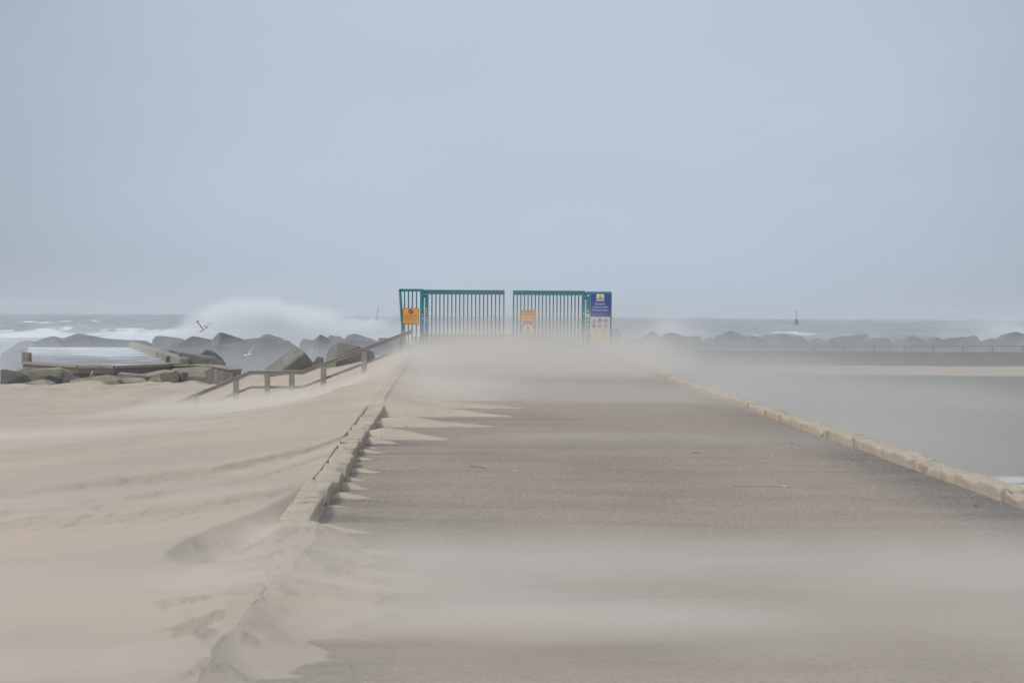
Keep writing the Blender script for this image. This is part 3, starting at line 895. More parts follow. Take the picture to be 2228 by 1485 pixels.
# ------------------------------------------------------------------ stairs handrail
YH = 38.3
HR = thing("handrail", "grey weathered timber handrail climbing beside the buried stairs to the gate", "handrail", at(640, 860, YH))
tr = [(387, 877), (545, 811), (657, 811), (895, 722)]
for i, (a, b) in enumerate(zip(tr[:-1], tr[1:])):
    A, B = at(*a, YH), at(*b, YH)
    d = (B - A).normalized() * 0.0
    bm = bmesh.new(); beam(bm, A - Vector((0, 0, .0)), B, .055, .045)
    rail = meshobj("top_rail", bm, M_wood, HR)
    bm = bmesh.new(); beam(bm, A + Vector((0, 0, .0575)), B + Vector((0, 0, .0575)), .075, .012, .003)
    meshobj("rail_cap", bm, M_woodtop, rail)
for a, b in (((432, 888), (546, 842)), ((546, 842), (657, 842)), ((657, 842), (880, 757)), ((878, 758), (896, 752)), ((736, 845), (876, 788))):
    A, B = at(*a, YH + .06), at(*b, YH + .06)
    bm = bmesh.new(); beam(bm, A, B, .03, .036 if a[0] != 736 else .05)
    meshobj("lower_rail" if a[0] != 736 else "stair_stringer", bm, M_wood, HR)
for (px, py0, py1, wd) in ((427, 862, 896, .155), (514, 826, 890, .15), (582, 814, 884, .15), (635, 814, 876, .15), (704, 796, 850, .15), (793, 764, 845, .145), (879, 730, 790, .10)):
    a = at(px, py0, YH); b = at(px, py1, YH)
    bm = bmesh.new(); bx(bm, a.x - wd / 2, a.x + wd / 2, YH - .05, YH + .02, b.z - .35, a.z, .008)
    meshobj("post", bm, M_wood, HR)

# ------------------------------------------------------------------ harbour gate
YG = 39.5
def gx(px): return at(px, 700, YG).x
def gz(py): return at(1100, py, YG).z
ZB = GR * YG + 0.02
Pm = FPX / YG


def spikes(bm, x0, x1, z, y, step=0.055, h=0.028, vertical=False):
    """one serrated strip: a comb outline extruded 4 mm; its root overlaps the member it sits on"""
    n = max(1, int(abs(x1 - x0) / step)); d = (x1 - x0) / n
    prev = None
    for i in range(n):
        for u, v in ((x0 + d * i, 0.0), (x0 + d * (i + .5), h)) + (((x1, 0.0),) if i == n - 1 else ()):
            row = []
            for yy in (y, y + .004):
                for vv in (-.012 * math.copysign(1, h), v):
                    row.append(bm.verts.new((u, yy, z + vv) if not vertical else (z - vv, yy, u)))
            if prev:
                for q in ((0, 1), (1, 3), (3, 2), (2, 0)):
                    bm.faces.new((prev[q[0]], row[q[0]], row[q[1]], prev[q[1]]))
            prev = row


GATE_L = thing("harbour_gate", "left teal barred gate leaf with a bent end panel, orange sign on it", "gate", (gx(920), YG, ZB))
GATE_R = thing("harbour_gate", "right teal barred gate leaf joined to the information board panel", "gate", (gx(1280), YG, ZB))


def leaf(parent, x0, x1, ztop, rail_h, stileL, stileR, bars, zbot, hinge_px):
    bm = bmesh.new()
    bx(bm, gx(x0), gx(x1), YG - .035, YG + .035, gz(ztop + rail_h), gz(ztop), .005)
    bx(bm, gx(x0), gx(x0 + stileL), YG - .0352, YG + .0352, ZB + .05, gz(ztop + rail_h) - .002, .005)
    bx(bm, gx(x1 - stileR), gx(x1), YG - .0352, YG + .0352, ZB + .05, gz(ztop + rail_h) - .002, .005)
    bx(bm, gx(x0 + stileL) + .002, gx(x1 - stileR) - .002, YG - .034, YG + .034, ZB + .05, ZB + .2, .005)
    lf = meshobj("gate_leaf", bm, M_teal, parent)
    for b in bars:
        bm = bmesh.new()
        bx(bm, gx(b) - .0175, gx(b) + .0175, YG - .0175, YG + .0175, ZB + .202, gz(ztop + rail_h) - .001, .006)
        meshobj("bar", bm, M_teald, lf)
    bm = bmesh.new(); spikes(bm, gx(x0), gx(x1), gz(ztop), YG - .0375)
    meshobj("spike_strip", bm, M_teald, lf)
    return lf


lfL = leaf(GATE_L, 924.6, 1097.4, 632.4, 8.6, 7.6, 2.9, [939.6 + 8.647 * i for i in range(18)], 768, 923)
lfR = leaf(GATE_R, 1115.4, 1272.6, 632.6, 8.6, 3.4, 7.4, [1125.1 + 7.859 * i for i in range(18)], 768, 1273)

# left end panel: straight post by the hinge, a buckled outer upright
bm = bmesh.new()
bx(bm, gx(914), gx(922.3), YG - .045, YG + .045, ZB - .3, gz(631), .006)
post = meshobj("gate_post", bm, M_teal, GATE_L)
bm = bmesh.new()
bx(bm, gx(868), gx(913.9), YG - .03, YG + .03, gz(635.4), gz(630.8), .005)
spikes(bm, gx(868), gx(922), gz(630.8), YG - .02)
panel = meshobj("end_panel", bm, M_teal, GATE_L)
bm = bmesh.new()
cv = [(870.5, 631.5), (872, 655), (874, 685), (876.3, 712), (875.2, 728), (872.5, 748), (872, 771)]
pr = None
for px, py in cv:
    c = Vector((gx(px), 0, gz(py)))
    hw = .03 if py < 735 else .042
    row = [bm.verts.new((c.x + sx * hw, YG + sy_ * .03, c.z)) for sx, sy_ in ((-1, -1), (1, -1), (1, 1), (-1, 1))]
    if pr:
        for i in range(4):
            j = (i + 1) % 4; bm.faces.new((pr[i], pr[j], row[j], row[i]))
    else: bm.faces.new(row)
    pr = row
bm.faces.new(pr)
bmesh.ops.recalc_face_normals(bm, faces=bm.faces)
for i in range(30):
    py = 634 + i * 2.9
    px = np.interp(py, [c[1] for c in cv], [c[0] for c in cv])
    x = gx(px) - .03; z = gz(py)
    poly(bm, [(x + .004, z - .016), (x + .004, z + .016), (x - .026, z)], YG - .01, 0, .004)
meshobj("bent_upright", bm, M_teal, panel)
for b, bend in ((879.8, .5), (888.5, .3), (897.2, -.7), (906, 0)):
    bm = bmesh.new()
    pts = [(b, 635.6), (b + bend, 680), (b + bend * .5, 720), (b, 772)]
    pr = None
    for px, py in pts:
        row = [bm.verts.new((gx(px) + sx * .0165, YG + sy_ * .0165, gz(py))) for sx, sy_ in ((-1, -1), (1, -1), (1, 1), (-1, 1))]
        if pr:
            for i in range(4):
                j = (i + 1) % 4; bm.faces.new((pr[i], pr[j], row[j], row[i]))
        else: bm.faces.new(row)
        pr = row
    bm.faces.new(pr); bmesh.ops.recalc_face_normals(bm, faces=bm.faces)
    meshobj("bar", bm, M_teald, panel)
for parent, px in ((post, 923.4), (None, 1273.6)):
    if parent is None: continue
    bm = bmesh.new(); bx(bm, gx(922.4), gx(924.5), YG - .03, YG + .03, gz(648), gz(641.5), .003); meshobj("hinge", bm, M_hinge, GATE_L)
    bm = bmesh.new(); bx(bm, gx(922.4), gx(924.5), YG - .03, YG + .03, gz(640), gz(632.5), .003); meshobj("hinge", bm, M_hinge, GATE_L)


def sticker(parent, px, py, w_, h_, mat, rot=0.0, yoff=.05):
    bm = bmesh.new()
    c = Vector((gx(px), 0, gz(py))); a = w_ / Pm / 2; b = h_ / Pm / 2
    pts = [(-a, -b), (a, -b), (a, b), (-a, b)]
    pts = [(c.x + x * math.cos(rot) - z * math.sin(rot), c.z + x * math.sin(rot) + z * math.cos(rot)) for x, z in pts]
    poly(bm, pts, YG - yoff, 0, .003)
    return meshobj("sticker", bm, mat, parent)


sticker(post, 918.8, 681.5, 5, 3.4, M_black, .1); sticker(post, 918.8, 684.6, 4.6, 1.3, M_white, .05)
sticker(post, 919.6, 693.5, 2.4, 3.6, M_lav, -.3); sticker(post, 918, 704, 2.6, 4.5, M_teal, .2)
for px, py, a, b, mt, r in ((927, 673, 3, 2.2, M_white, -.4), (927.8, 679, 3, 3.2, M_stick, .1), (928.4, 684.5, 2.8, 1.6, M_stick, -.2), (927, 690.5, 2.8, 3.4, M_stick, .6),
                            (928.6, 696.5, 4.2, 1.8, M_white, -.3), (927, 700.5, 2.4, 2.8, M_stick, .3)):
    sticker(lfL, px, py, a, b, mt, r, .0395)
sticker(lfR, 1269.8, 680.5, 2.6, 2.4, M_white, .2, .0395)

# right end: post and board carrier
bm = bmesh.new()
bx(bm, gx(1274.9), gx(1283.9), YG - .045, YG + .045, ZB - .3, gz(634), .006)
postR = meshobj("gate_post", bm, M_teal, GATE_R)
bm = bmesh.new()
bx(bm, gx(1284), gx(1329.6), YG - .03, YG + .03, gz(638), gz(634), .005)
bx(bm, gx(1327.2), gx(1329.6), YG - .0302, YG + .0302, ZB - .3, gz(638.1), .005)
spikes(bm, gx(1275), gx(1329.5), gz(634), YG - .02)
spikes(bm, gz(745), gz(636), gx(1329.6), YG - .01, .05, -.026, True)
panR = meshobj("end_panel", bm, M_teal, GATE_R)
bm = bmesh.new(); bx(bm, gx(1272.7), gx(1274.8), YG - .03, YG + .03, gz(650.5), gz(644), .003); meshobj("hinge", bm, M_hinge, GATE_R)
bm = bmesh.new(); bx(bm, gx(1272.7), gx(1274.8), YG - .03, YG + .03, gz(643), gz(635), .003); meshobj("hinge", bm, M_hinge, GATE_R)
bm = bmesh.new()
c = (gx(1278.8), gz(641))
poly(bm, [(c[0] - .035, c[1] - .02), (c[0] + .035, c[1] - .02), (c[0] + .02, c[1] + .005), (c[0] + .005, c[1] + .04), (c[0] - .012, c[1] + .01)], YG - .05, 0, .003)
meshobj("sticker", bm, M_white, postR)
sticker(postR, 1278.6, 675.5, 3, 5.4, M_white, .5); sticker(postR, 1279, 684.8, 8, 7.6, M_cream, 0)
sticker(postR, 1279.2, 694, 3.4, 5.2, M_white, 0); sticker(postR, 1279.2, 703.5, 4.2, 6, M_stick, .3); sticker(postR, 1279, 712, 3, 4, M_stick, .5); sticker(postR, 1278.8, 721, 5, 9, M_stick, .1)


# signs --------------------------------------------------------------------
def plate(bm, x0, x1, z0, z1, y, t=.012, mi=0, r=.02):
    n = 5
    pts = []
    for cx, cz, a0 in ((x1 - r, z1 - r, 0), (x0 + r, z1 - r, 90), (x0 + r, z0 + r, 180), (x1 - r, z0 + r, 270)):
        for i in range(n):
            a = R_(a0 + 90 * i / (n - 1)); pts.append((cx + r * math.cos(a), cz + r * math.sin(a)))
    poly(bm, pts, y, mi, t)


def orange_sign(label, x0, x1, y0, y1, lines, logo=False):
    X0, X1, Z0, Z1 = gx(x0), gx(x1), gz(y1), gz(y0)
    t = thing("warning_sign", label, "sign", ((X0 + X1) / 2, YG - .06, Z0))
    bm = bmesh.new(); plate(bm, X0, X1, Z0, Z1, YG - .060, .02, 0, .022); meshobj("sign_edge", bm, M_frame, t)
    bm = bmesh.new(); e = .014; plate(bm, X0 + e, X1 - e, Z0 + e, Z1 - e, YG - .064, .0035, 0, .014); meshobj("sign_face", bm, M_orange, t)
    if logo:
        cx, cz = gx(894), gz(678.7); r = 5.2 / Pm
        bm = bmesh.new(); disc(bm, cx, YG - .0675, cz, r, r * .76, mi=1, thick=.003); disc(bm, cx, YG - .0665, cz, r * .78, 0, mi=0, thick=.002)
        a = R_(35); d = Vector((math.cos(a), math.sin(a))) * r * .72; q = Vector((-d.y, d.x)).normalized() * r * .09
        poly(bm, [(cx - d.x - q.x, cz - d.y - q.y), (cx + d.x - q.x, cz + d.y - q.y), (cx + d.x + q.x, cz + d.y + q.y), (cx - d.x + q.x, cz - d.y + q.y)], YG - .068, 2, .001)
        meshobj("no_parking_roundel", bm, [M_purple, M_violetred, M_lav], t)
    for s, py, hpx, x_0, x_1 in lines:
        bm = bmesh.new()
        text_into(bm, s, gx((x_0 + x_1) / 2), YG - .0665, gz(py), hpx / Pm, (x_1 - x_0) / Pm, 0, .012)
        meshobj("text_line", bm, M_text, t)
    return t


orange_sign("square orange sign with a no parking roundel on the bent end panel", 876.4, 911.6, 671.2, 706.8,
            [("vanaf 20-10-2020", 687.6, 1.9, 881, 907), ("is het verboden hier", 691.2, 1.9, 880.5, 907), ("(brom)fietsen te plaatsen", 694.9, 1.9, 878.5, 909.3),
             ("i.v.m. afsluiten van het havenhoofd", 698.5, 1.7, 878.7, 909), ("bij storm en hoogwater", 701.8, 1.5, 881.5, 906.5), ("fietsen worden verwijderd", 705.0, 1.5, 878.5, 909)], True)
orange_sign("wide orange warning sign on the right gate leaf above a round sign", 1133, 1165.6, 674.6, 698.8,
            [("Hek gesloten", 679.6, 2.6, 1139.5, 1159.5), ("gevaarlijke situatie", 684.8, 2.3, 1135.5, 1164), ("verboden toegang", 692.2, 2.1, 1136, 1163)])

# round no-pedestrians sign
cx, cz = gx(1148.8), gz(716.3); r = 15.2 / Pm
t = thing("round_sign", "round white sign with red rim and walking figure, half lost in blown sand", "sign", (cx, YG - .06, cz - r))
bm = bmesh.new(); disc(bm, cx, YG - .058, cz, r * .86, 0, 36, 0, .004); meshobj("sign_face", bm, M_white, t)
bm = bmesh.new(); disc(bm, cx, YG - .062, cz, r, r * .79, 36, 0, .02); meshobj("red_rim", bm, M_red, t)
bm = bmesh.new()
u = r * .62
disc(bm, cx - .01, YG - .0605, cz + u * .86, u * .13, 0, 12, 0, .002)
F_ = lambda l: poly(bm, [(cx + x * u, cz + y * u) for x, y in l], YG - .0605, 0, .002)
F_([(-.17, .62), (.17, .62), (.15, -.05), (-.15, -.05)])
F_([(.15, .6), (.42, .15), (.40, .0), (.30, .1), (.13, .42)]); F_([(-.15, .6), (-.13, .42), (-.32, .12), (-.42, .0), (-.42, .16)])
F_([(-.15, -.07), (.02, -.07), (-.10, -.5), (-.36, -.95), (-.48, -.88), (-.26, -.48)]); F_([(.03, -.07), (.15, -.07), (.30, -.5), (.46, -.9), (.33, -.95), (.14, -.5)])
meshobj("walking_figure", bm, M_black, t)
bm = bmesh.new(); bx(bm, gx(1139), gx(1158.5), YG - .05, YG - .036, gz(702.6), gz(699.6), .003); meshobj("bracket", bm, M_red, t)

# information board
t = thing("information_board", "tall harbour notice board, blue above and cream pictograms below", "sign", (gx(1305), YG - .05, gz(737)))
X0, X1 = gx(1284.2), gx(1327)
bm = bmesh.new(); bx(bm, X0, X1, YG - .055, YG - .031, gz(687.6), gz(638.2), .003); bl = meshobj("blue_panel", bm, M_blue, t)
bm = bmesh.new(); text_into(bm, "Zuidelijk", gx(1305), YG - .0585, gz(661.6), 4.6 / Pm, 22.5 / Pm, 0, .008); meshobj("text_line", bm, M_lav, bl)
bm = bmesh.new(); text_into(bm, "havenhoofd", gx(1305.3), YG - .0585, gz(668.2), 4.4 / Pm, 30.5 / Pm, 0, .008); meshobj("text_line", bm, M_lav, bl)
bm = bmesh.new(); text_into(bm, "Scheveningen", gx(1305.2), YG - .0585, gz(675), 4.4 / Pm, 36.5 / Pm, 0, .008); meshobj("text_line", bm, M_lav, bl)
bm = bmesh.new(); text_into(bm, "open voor wandelaars en vissers", gx(1305.2), YG - .0585, gz(681.6), 1.7 / Pm, 36 / Pm, 0); meshobj("text_line", bm, M_lav, bl)
bm = bmesh.new(); text_into(bm, "betreden is gevaarlijk bij storm", gx(1305.2), YG - .0585, gz(685.4), 1.7 / Pm, 35 / Pm, 0); meshobj("text_line", bm, M_lav, bl)
bm = bmesh.new()
a, b = gx(1297.2), gx(1313.8)
bx(bm, a, b, YG - .062, YG - .0555, gz(653.6), gz(638.4), .002)
U = lambda x, z: (a + (b - a) * x, gz(653.6) + (gz(638.4) - gz(653.6)) * z)
poly(bm, [U(.18, .42), U(.84, .42), U(.80, .62), U(.66, .84), U(.5, .92), U(.34, .84), U(.22, .64)], YG - .0655, 1, .003)
poly(bm, [U(.42, .5), U(.52, .48), U(.56, .7), U(.48, .74)], YG - .068, 3, .002); poly(bm, [U(.52, .5), U(.62, .5), U(.6, .66), U(.55, .68)], YG - .069, 2, .002)
poly(bm, [U(.05, .28), U(.95, .28), U(.95, .34), U(.70, .36), U(.5, .44), U(.3, .36), U(.05, .34)], YG - .0675, 2, .002)
text_into(bm, "Den Haag", (a + b) / 2, YG - .0665, U(0, .10)[1], 1.7 / Pm, 13 / Pm, 2, .01)
meshobj("city_emblem", bm, [M_white, M_yellow, M_green, M_orange], bl)
bm = bmesh.new(); bx(bm, X0, X1, YG - .055, YG - .031, gz(736.8), gz(687.75), .003); wp = meshobj("pictogram_panel", bm, M_cream, t)
bm = bmesh.new(); bx(bm, X0 + .01, X1 - .01, YG - .059, YG - .0555, gz(736.6), gz(726), .001); meshobj("yellow_strip", bm, M_yellow, wp)
def pic(px, py, kind):
    bm = bmesh.new(); c = (gx(px), gz(py)); r = 4.5 / Pm
    if kind in ('warn', 'warn2', 'redtri'):
        m0 = {'warn': M_yellow, 'warn2': M_yellow, 'redtri': M_red}[kind]
        poly(bm, [(c[0] - r * 1.05, c[1] - r * .85), (c[0] + r * 1.05, c[1] - r * .85), (c[0], c[1] + r * 1.05)], YG - .059, 1, .003)
        poly(bm, [(c[0] - r * .75, c[1] - r * .66), (c[0] + r * .75, c[1] - r * .66), (c[0], c[1] + r * .72)], YG - .0605, 0, .001)
        poly(bm, [(c[0] - r * .1, c[1] - r * .2), (c[0] + r * .1, c[1] - r * .2), (c[0] + r * .12, c[1] + r * .4), (c[0] - r * .12, c[1] + r * .4)], YG - .062, 1, .001)
        mats = [M_yellow if kind != 'redtri' else M_white, M_black if kind == 'warn' else (M_green if kind == 'warn2' else M_red)]
    elif kind == 'blue':
        disc(bm, c[0], YG - .059, c[1], r, 0, 24, 0, .003)
        disc(bm, c[0], YG - .0605, c[1] + r * .5, r * .16, 0, 10, 1, .001)
        poly(bm, [(c[0] - r * .2, c[1] - r * .65), (c[0] + r * .2, c[1] - r * .65), (c[0] + r * .2, c[1] + r * .3), (c[0] - r * .2, c[1] + r * .3)], YG - .0605, 1, .001)
        poly(bm, [(c[0] + r * .32, c[1] - r * .6), (c[0] + r * .5, c[1] - r * .6), (c[0] + r * .5, c[1] + r * .05), (c[0] + r * .32, c[1] + r * .05)], YG - .0605, 1, .001)
        mats = [M_sign_blue, M_white]
    else:
        disc(bm, c[0], YG - .059, c[1], r, r * .76, 24, 0, .003)
        g = {'no1': [(-.5, -.1), (.5, -.1), (.35, .35), (-.35, .35)], 'no2': [(-.45, -.45), (.1, -.5), (.5, .1), (.2, .5), (-.3, .3)], 'no3': [(-.5, -.25), (.5, -.25), (.5, .1), (.1, .3), (-.1, .05)], 'no4': [(-.3, .5), (-.1, .5), (.0, -.1), (.4, -.4), (-.2, -.4)]}[kind]
        poly(bm, [(c[0] + x * r, c[1] + z * r) for x, z in g], YG - .0585, 1, .001)
        d = .62 * r
        poly(bm, [(c[0] - d, c[1] + d * .9), (c[0] - d * .9, c[1] + d), (c[0] + d, c[1] - d * .9), (c[0] + d * .9, c[1] - d)][::-1], YG - .0602, 0, .001)
        mats = [M_red, M_black]
    meshobj("pictogram", bm, mats, wp)
for a_ in ((1292.3, 696.8, 'warn'), (1305.5, 695.8, 'blue'), (1317.8, 696, 'no1'), (1292.2, 707.3, 'no2'), (1304.6, 707.3, 'no3'), (1317.4, 707.3, 'no4'), (1297, 719.5, 'redtri'), (1311.8, 719.5, 'warn2')): pic(*a_)

# red and white post behind the end panel
p = at(902.6, 754, 41.2)
t = thing("marker_post", "slim red and white banded post seen between the bars by the orange sign", "post", p)
y0 = 731.5
for i in range(7):
    a = at(902.6, y0 + i * 3.55, 41.2); b = at(902.6, y0 + (i + 1) * 3.55, 41.2)
    bm = bmesh.new(); bmesh.ops.create_cone(bm, cap_ends=True, segments=12, radius1=.042, radius2=.042, depth=abs(a.z - b.z) - .001)
    bmesh.ops.translate(bm, verts=bm.verts, vec=(a.x, 41.2, (a.z + b.z) / 2))
    meshobj("band", bm, M_red if i % 2 == 0 else M_white, t)
bm = bmesh.new(); bmesh.ops.create_cone(bm, cap_ends=True, segments=12, radius1=.042, radius2=.042, depth=.6)
bmesh.ops.translate(bm, verts=bm.verts, vec=(a.x, 41.2, b.z - .301)); meshobj("foot", bm, M_white, t)

# ------------------------------------------------------------------ far quay with railing, right
YQ = 130.0
qw = thing("quay_wall", "long dark quay wall across the harbour mouth carrying a railing", "wall", at(1900, 798, YQ))
bm = bmesh.new()
a = at(1420, 769, YQ); b = at(2117, 763.5, YQ); c = at(2620, 767, YQ)
bx(bm, a.x, b.x, YQ, YQ + 4, -4.4, at(1800, 765, YQ).z, .05)
bmesh.ops.subdivide_edges(bm, edges=[e for e in bm.edges if e.calc_length() > 6], cuts=40)
roughen(bm, .05, .6, 3)
meshobj("wall_body", bm, M_wall, qw)
bm = bmesh.new(); bx(bm, b.x + .01, c.x, YQ + .06, YQ + 4, -4.4, at(2200, 767.5, YQ).z, .05)
bmesh.ops.subdivide_edges(bm, edges=[e for e in bm.edges if e.calc_length() > 6], cuts=20)
roughen(bm, .05, .6, 9)
meshobj("lower_wall_body", bm, M_wall, qw)
rl = thing("railing", "thin steel railing along the top of the far quay wall", "railing", at(2000, 766, YQ + 1))
posts = [1512, 1577, 1642, 1707, 1772, 1838, 1903, 1968, 2031, 2096, 2160, 2225, 2290, 2355]
for px in posts:
    a = at(px, 753.2 - (px - 1900) * .0004, YQ + 1); zb = at(1800, 765, YQ).z if px < 2117 else at(2200, 767.5, YQ).z
    bm = bmesh.new(); bx(bm, a.x - .06, a.x + .06, YQ + .94, YQ + 1.06, zb - .03, a.z, .01); meshobj("post", bm, M_steel, rl)
bm = bmesh.new(); A = at(1512, 753.4, YQ + 1); B = at(2360, 752.6, YQ + 1); beam(bm, A, B, .04, .035, .01); meshobj("top_rail", bm, M_steel, rl)
# sand bar at the wall's foot
gxs = np.linspace(12, 85, 120); gys = np.linspace(112, 131, 40)
QX, QY = np.meshgrid(gxs, gys)
QZ = -3.9 + 0.75 * sm(115, 122, QY + 2.5 * fbm(QX / 12, QX * 0, 3)) + .1 * fbm(QX / 4, QY / 3, 3)
tag(gridmesh("sandbank", QX, QY, QZ, M_sand, {"crumble": QZ * 0}), kind='structure')

# buoys out at sea ------------------------------------------------------------
def buoy(label, px, py_top, py_float, Y, tilt, k=1.0):
    base = at(px, py_float + 5, Y)
    t = thing("buoy", label, "buoy", base, "channel buoys out at sea")
    a = at(px, py_top, Y); h = a.z - base.z
    Mx = Matrix.Translation(base) @ Matrix.Rotation(tilt, 4, 'Y')
    def add(name, mat, fn):
        bm = bmesh.new(); fn(bm); bmesh.ops.transform(bm, matrix=Mx, verts=bm.verts); return meshobj(name, bm, mat, t)
    def cone(bm, r1, r2, z0, z1, n=12):
        r = bmesh.ops.create_cone(bm, cap_ends=True, segments=n, radius1=r1, radius2=r2, depth=z1 - z0)
        bmesh.ops.translate(bm, verts=r['verts'], vec=(0, 0, (z0 + z1) / 2))
    R0 = 4.6 / FPX * Y * k
    add("float", M_maroon, lambda bm: (cone(bm, R0 * .9, R0, -.6, h * .22), cone(bm, R0, R0 * .7, h * .221, h * .28)))
    add("tower", M_steel, lambda bm: [cone(bm, R0 * .16, R0 * .12, h * .281, h * .86)] + [cone(bm, R0 * .25, R0 * .25, h * .55, h * .66)])
    add("topmark", M_hinge, lambda bm: cone(bm, R0 * .38, R0 * .05, h * .86, h))
    return t
buoy("red channel buoy with a cone topmark, on the sea beyond the quay railing", 1733, 676, 696, 320, 0.02, .75)
buoy("faint leaning channel buoy in the spray left of the gate", 819, 667, 694, 330, 0.13, .75)

# ------------------------------------------------------------------ gulls
def gull(label, Y, body, wings, tailc, group):
    """body: list of (px, py, radius_px) from bill to tail; wings: list of chains (px, py, chord_px, dY)"""
    bm = bmesh.new(); s = Y / FPX
    pr = None; n = 10
    for i, (px, py, r) in enumerate(body):
        c = at(px, py, Y)
        row = []
        for k in range(n):
            a = 2 * math.pi * k / n
            row.append(bm.verts.new((c.x, c.y + math.cos(a) * r * s * 1.1, c.z + math.sin(a) * r * s * 1.2)))
        mi = 2 if i == 0 or (i == 1) else (tailc if i >= len(body) - 1 else 0)
        if pr:
            for k in range(n):
                j = (k + 1) % n; f = bm.faces.new((pr[k], pr[j], row[j], row[k])); f.material_index = mi
        else: bm.faces.new(row).material_index = 2
        pr = row
    bm.faces.new(pr).material_index = tailc
    for ch in wings:
        pr = None
        for i, (px, py, cpx, dyy, ang) in enumerate(ch):
            c = at(px, py, Y + dyy); hw = cpx * s / 2
            d = Vector((math.cos(ang), 0.25, math.sin(ang))).normalized() * hw
            up = Vector((0, 0, .012)) if i < len(ch) - 1 else Vector((0, 0, .004))
            row = [bm.verts.new(c - d), bm.verts.new(c + up), bm.verts.new(c + d), bm.verts.new(c - up)]
            if pr:
                for k in range(4):
                    j = (k + 1) % 4; f = bm.faces.new((pr[k], pr[j], row[j], row[k])); f.material_index = 1 if i < len(ch) - 1 else 3
            else: bm.faces.new(row)
            pr = row
        bm.faces.new(pr).material_index = 3
    bmesh.ops.recalc_face_normals(bm, faces=bm.faces)
    base = at(body[len(body) // 2][0], body[len(body) // 2][1] + 3, Y)
    for v in bm.verts: v.co -= base
    me_o = meshobj("gull", bm, [M_white, M_gullw, M_bill, M_tip], smooth=True); me_o.location = base
    tag(me_o, label, "gull", group)


M_gullw = paint_mat("gull_wing", (0.62, 0.61, 0.58), 0.7, 0.2)
M_bill = paint_mat("gull_bill", (0.45, 0.33, 0.18), 0.6, 0.1)
M_tip = paint_mat("gull_wing_tip", (0.06, 0.055, 0.05), 0.7, 0.1)
gull("white gull with one dark tipped wing raised and dark tail, before the spray", 60,
     [(428.0, 718.3, .3), (430, 718.2, .8), (432.5, 718.8, 1.5), (436, 719.4, 2.6), (440, 717.3, 3.3), (444, 714.2, 2.6), (448, 711.8, 1.5), (452, 710.6, .9)],
     [[(440, 714.5, 8, 0, -.5), (436, 708, 7.5, -.25, -.6), (431.5, 702.5, 7, -.4, -.5), (428.8, 700, 5.5, -.45, -.2), (432.5, 697.6, 2, -.45, .1)],
      [(441.5, 713, 7, .1, -.2), (443.5, 708.5, 5.5, .35, -.4), (447, 706, 3, .6, -.2), (454, 704.8, 1.4, .8, 0), (461.5, 704.4, .5, .9, 0)]], 3, "gulls in the wind")
gull("white gull with both wings raised, before the dark blocks", 55,
     [(529.6, 772.6, .3), (531, 772.4, .9), (532.6, 772.0, 1.9), (535, 773.2, 1.9), (538.5, 772.6, 2.3), (542, 771, 2.2), (545, 770.2, 1.4), (549.2, 770.6, .6)],
     [[(538.5, 771, 6, 0, -.5), (532.5, 766.2, 4.5, -.35, -.6), (526, 761.5, 4, -.6, -.6), (521.5, 758.2, 3.2, -.7, -.7), (519.8, 756.4, 1, -.75, -.7)],
      [(541.5, 770, 6.5, .1, .9), (543.5, 763.5, 6, .5, .9), (549, 758, 3.6, .8, .7), (555, 754.2, 2.2, 1., .6), (559.5, 752.6, .8, 1.1, .4)]], 0, "gulls in the wind")

# ------------------------------------------------------------------ bits on the road
def strip(pts, w_, h_, mat):
    bm = bmesh.new()
    for a, b in zip(pts[:-1], pts[1:]): beam(bm, Vector(a) + Vector((0, 0, h_)), Vector(b) + Vector((0, 0, h_)), w_, h_, .004)
    return bm
a = atroad(1594, 1055.5); b = atroad(1700, 1057); c = atroad(1716, 1059.5)
bm = strip([a, b, c], .016, .005, M_strip)
tag(meshobj("pale_strip", bm, M_strip), "thin pale strip lying across the bare road, one end bent", "strip")
def clump(label, px, py, r, h, mat, name="debris_clump", cat="debris"):
    c = atroad(px, py); bm = bmesh.new(); bmesh.ops.create_icosphere(bm, subdivisions=3, radius=1)
    for v in bm.verts:
        n = mnoise.noise(v.co * 1.7 + Vector((px, py, 0)))
        v.co = Vector((v.co.x * r * (1 + .5 * n), v.co.y * r * .8 * (1 + .5 * n), max(v.co.z, -.2) * h * (1 + .6 * n)))
    o = meshobj(name, bm, mat, smooth=False); o.location = c; tag(o, label, cat)
clump("small dark clump lying on the road above the pale strip", 1514, 985, .045, .007, M_dam)
clump("tiny dark pebble on the road near the water side kerb", 1723, 965, .016, .010, M_blockd, "pebble", "pebble")
clump("tiny white shell on the road beyond the pale strip", 1679, 990, .012, .008, M_stick, "shell", "shell")
clump("tiny pale shell in the middle of the road", 1121, 1024, .011, .008, M_stick, "shell", "shell")
clump("dark pebble near the bottom of the water side kerb", 2124, 1101, .018, .012, M_blockd, "pebble", "pebble")
a = atroad(1022, 1014); b = atroad(1060, 1019)
tag(meshobj("twig", strip([a, (a + b) / 2 + Vector((0, .02, .004)), b], .004, .004, M_wood), M_wood), "thin dark twig on the road right of the sand tails", "twig")

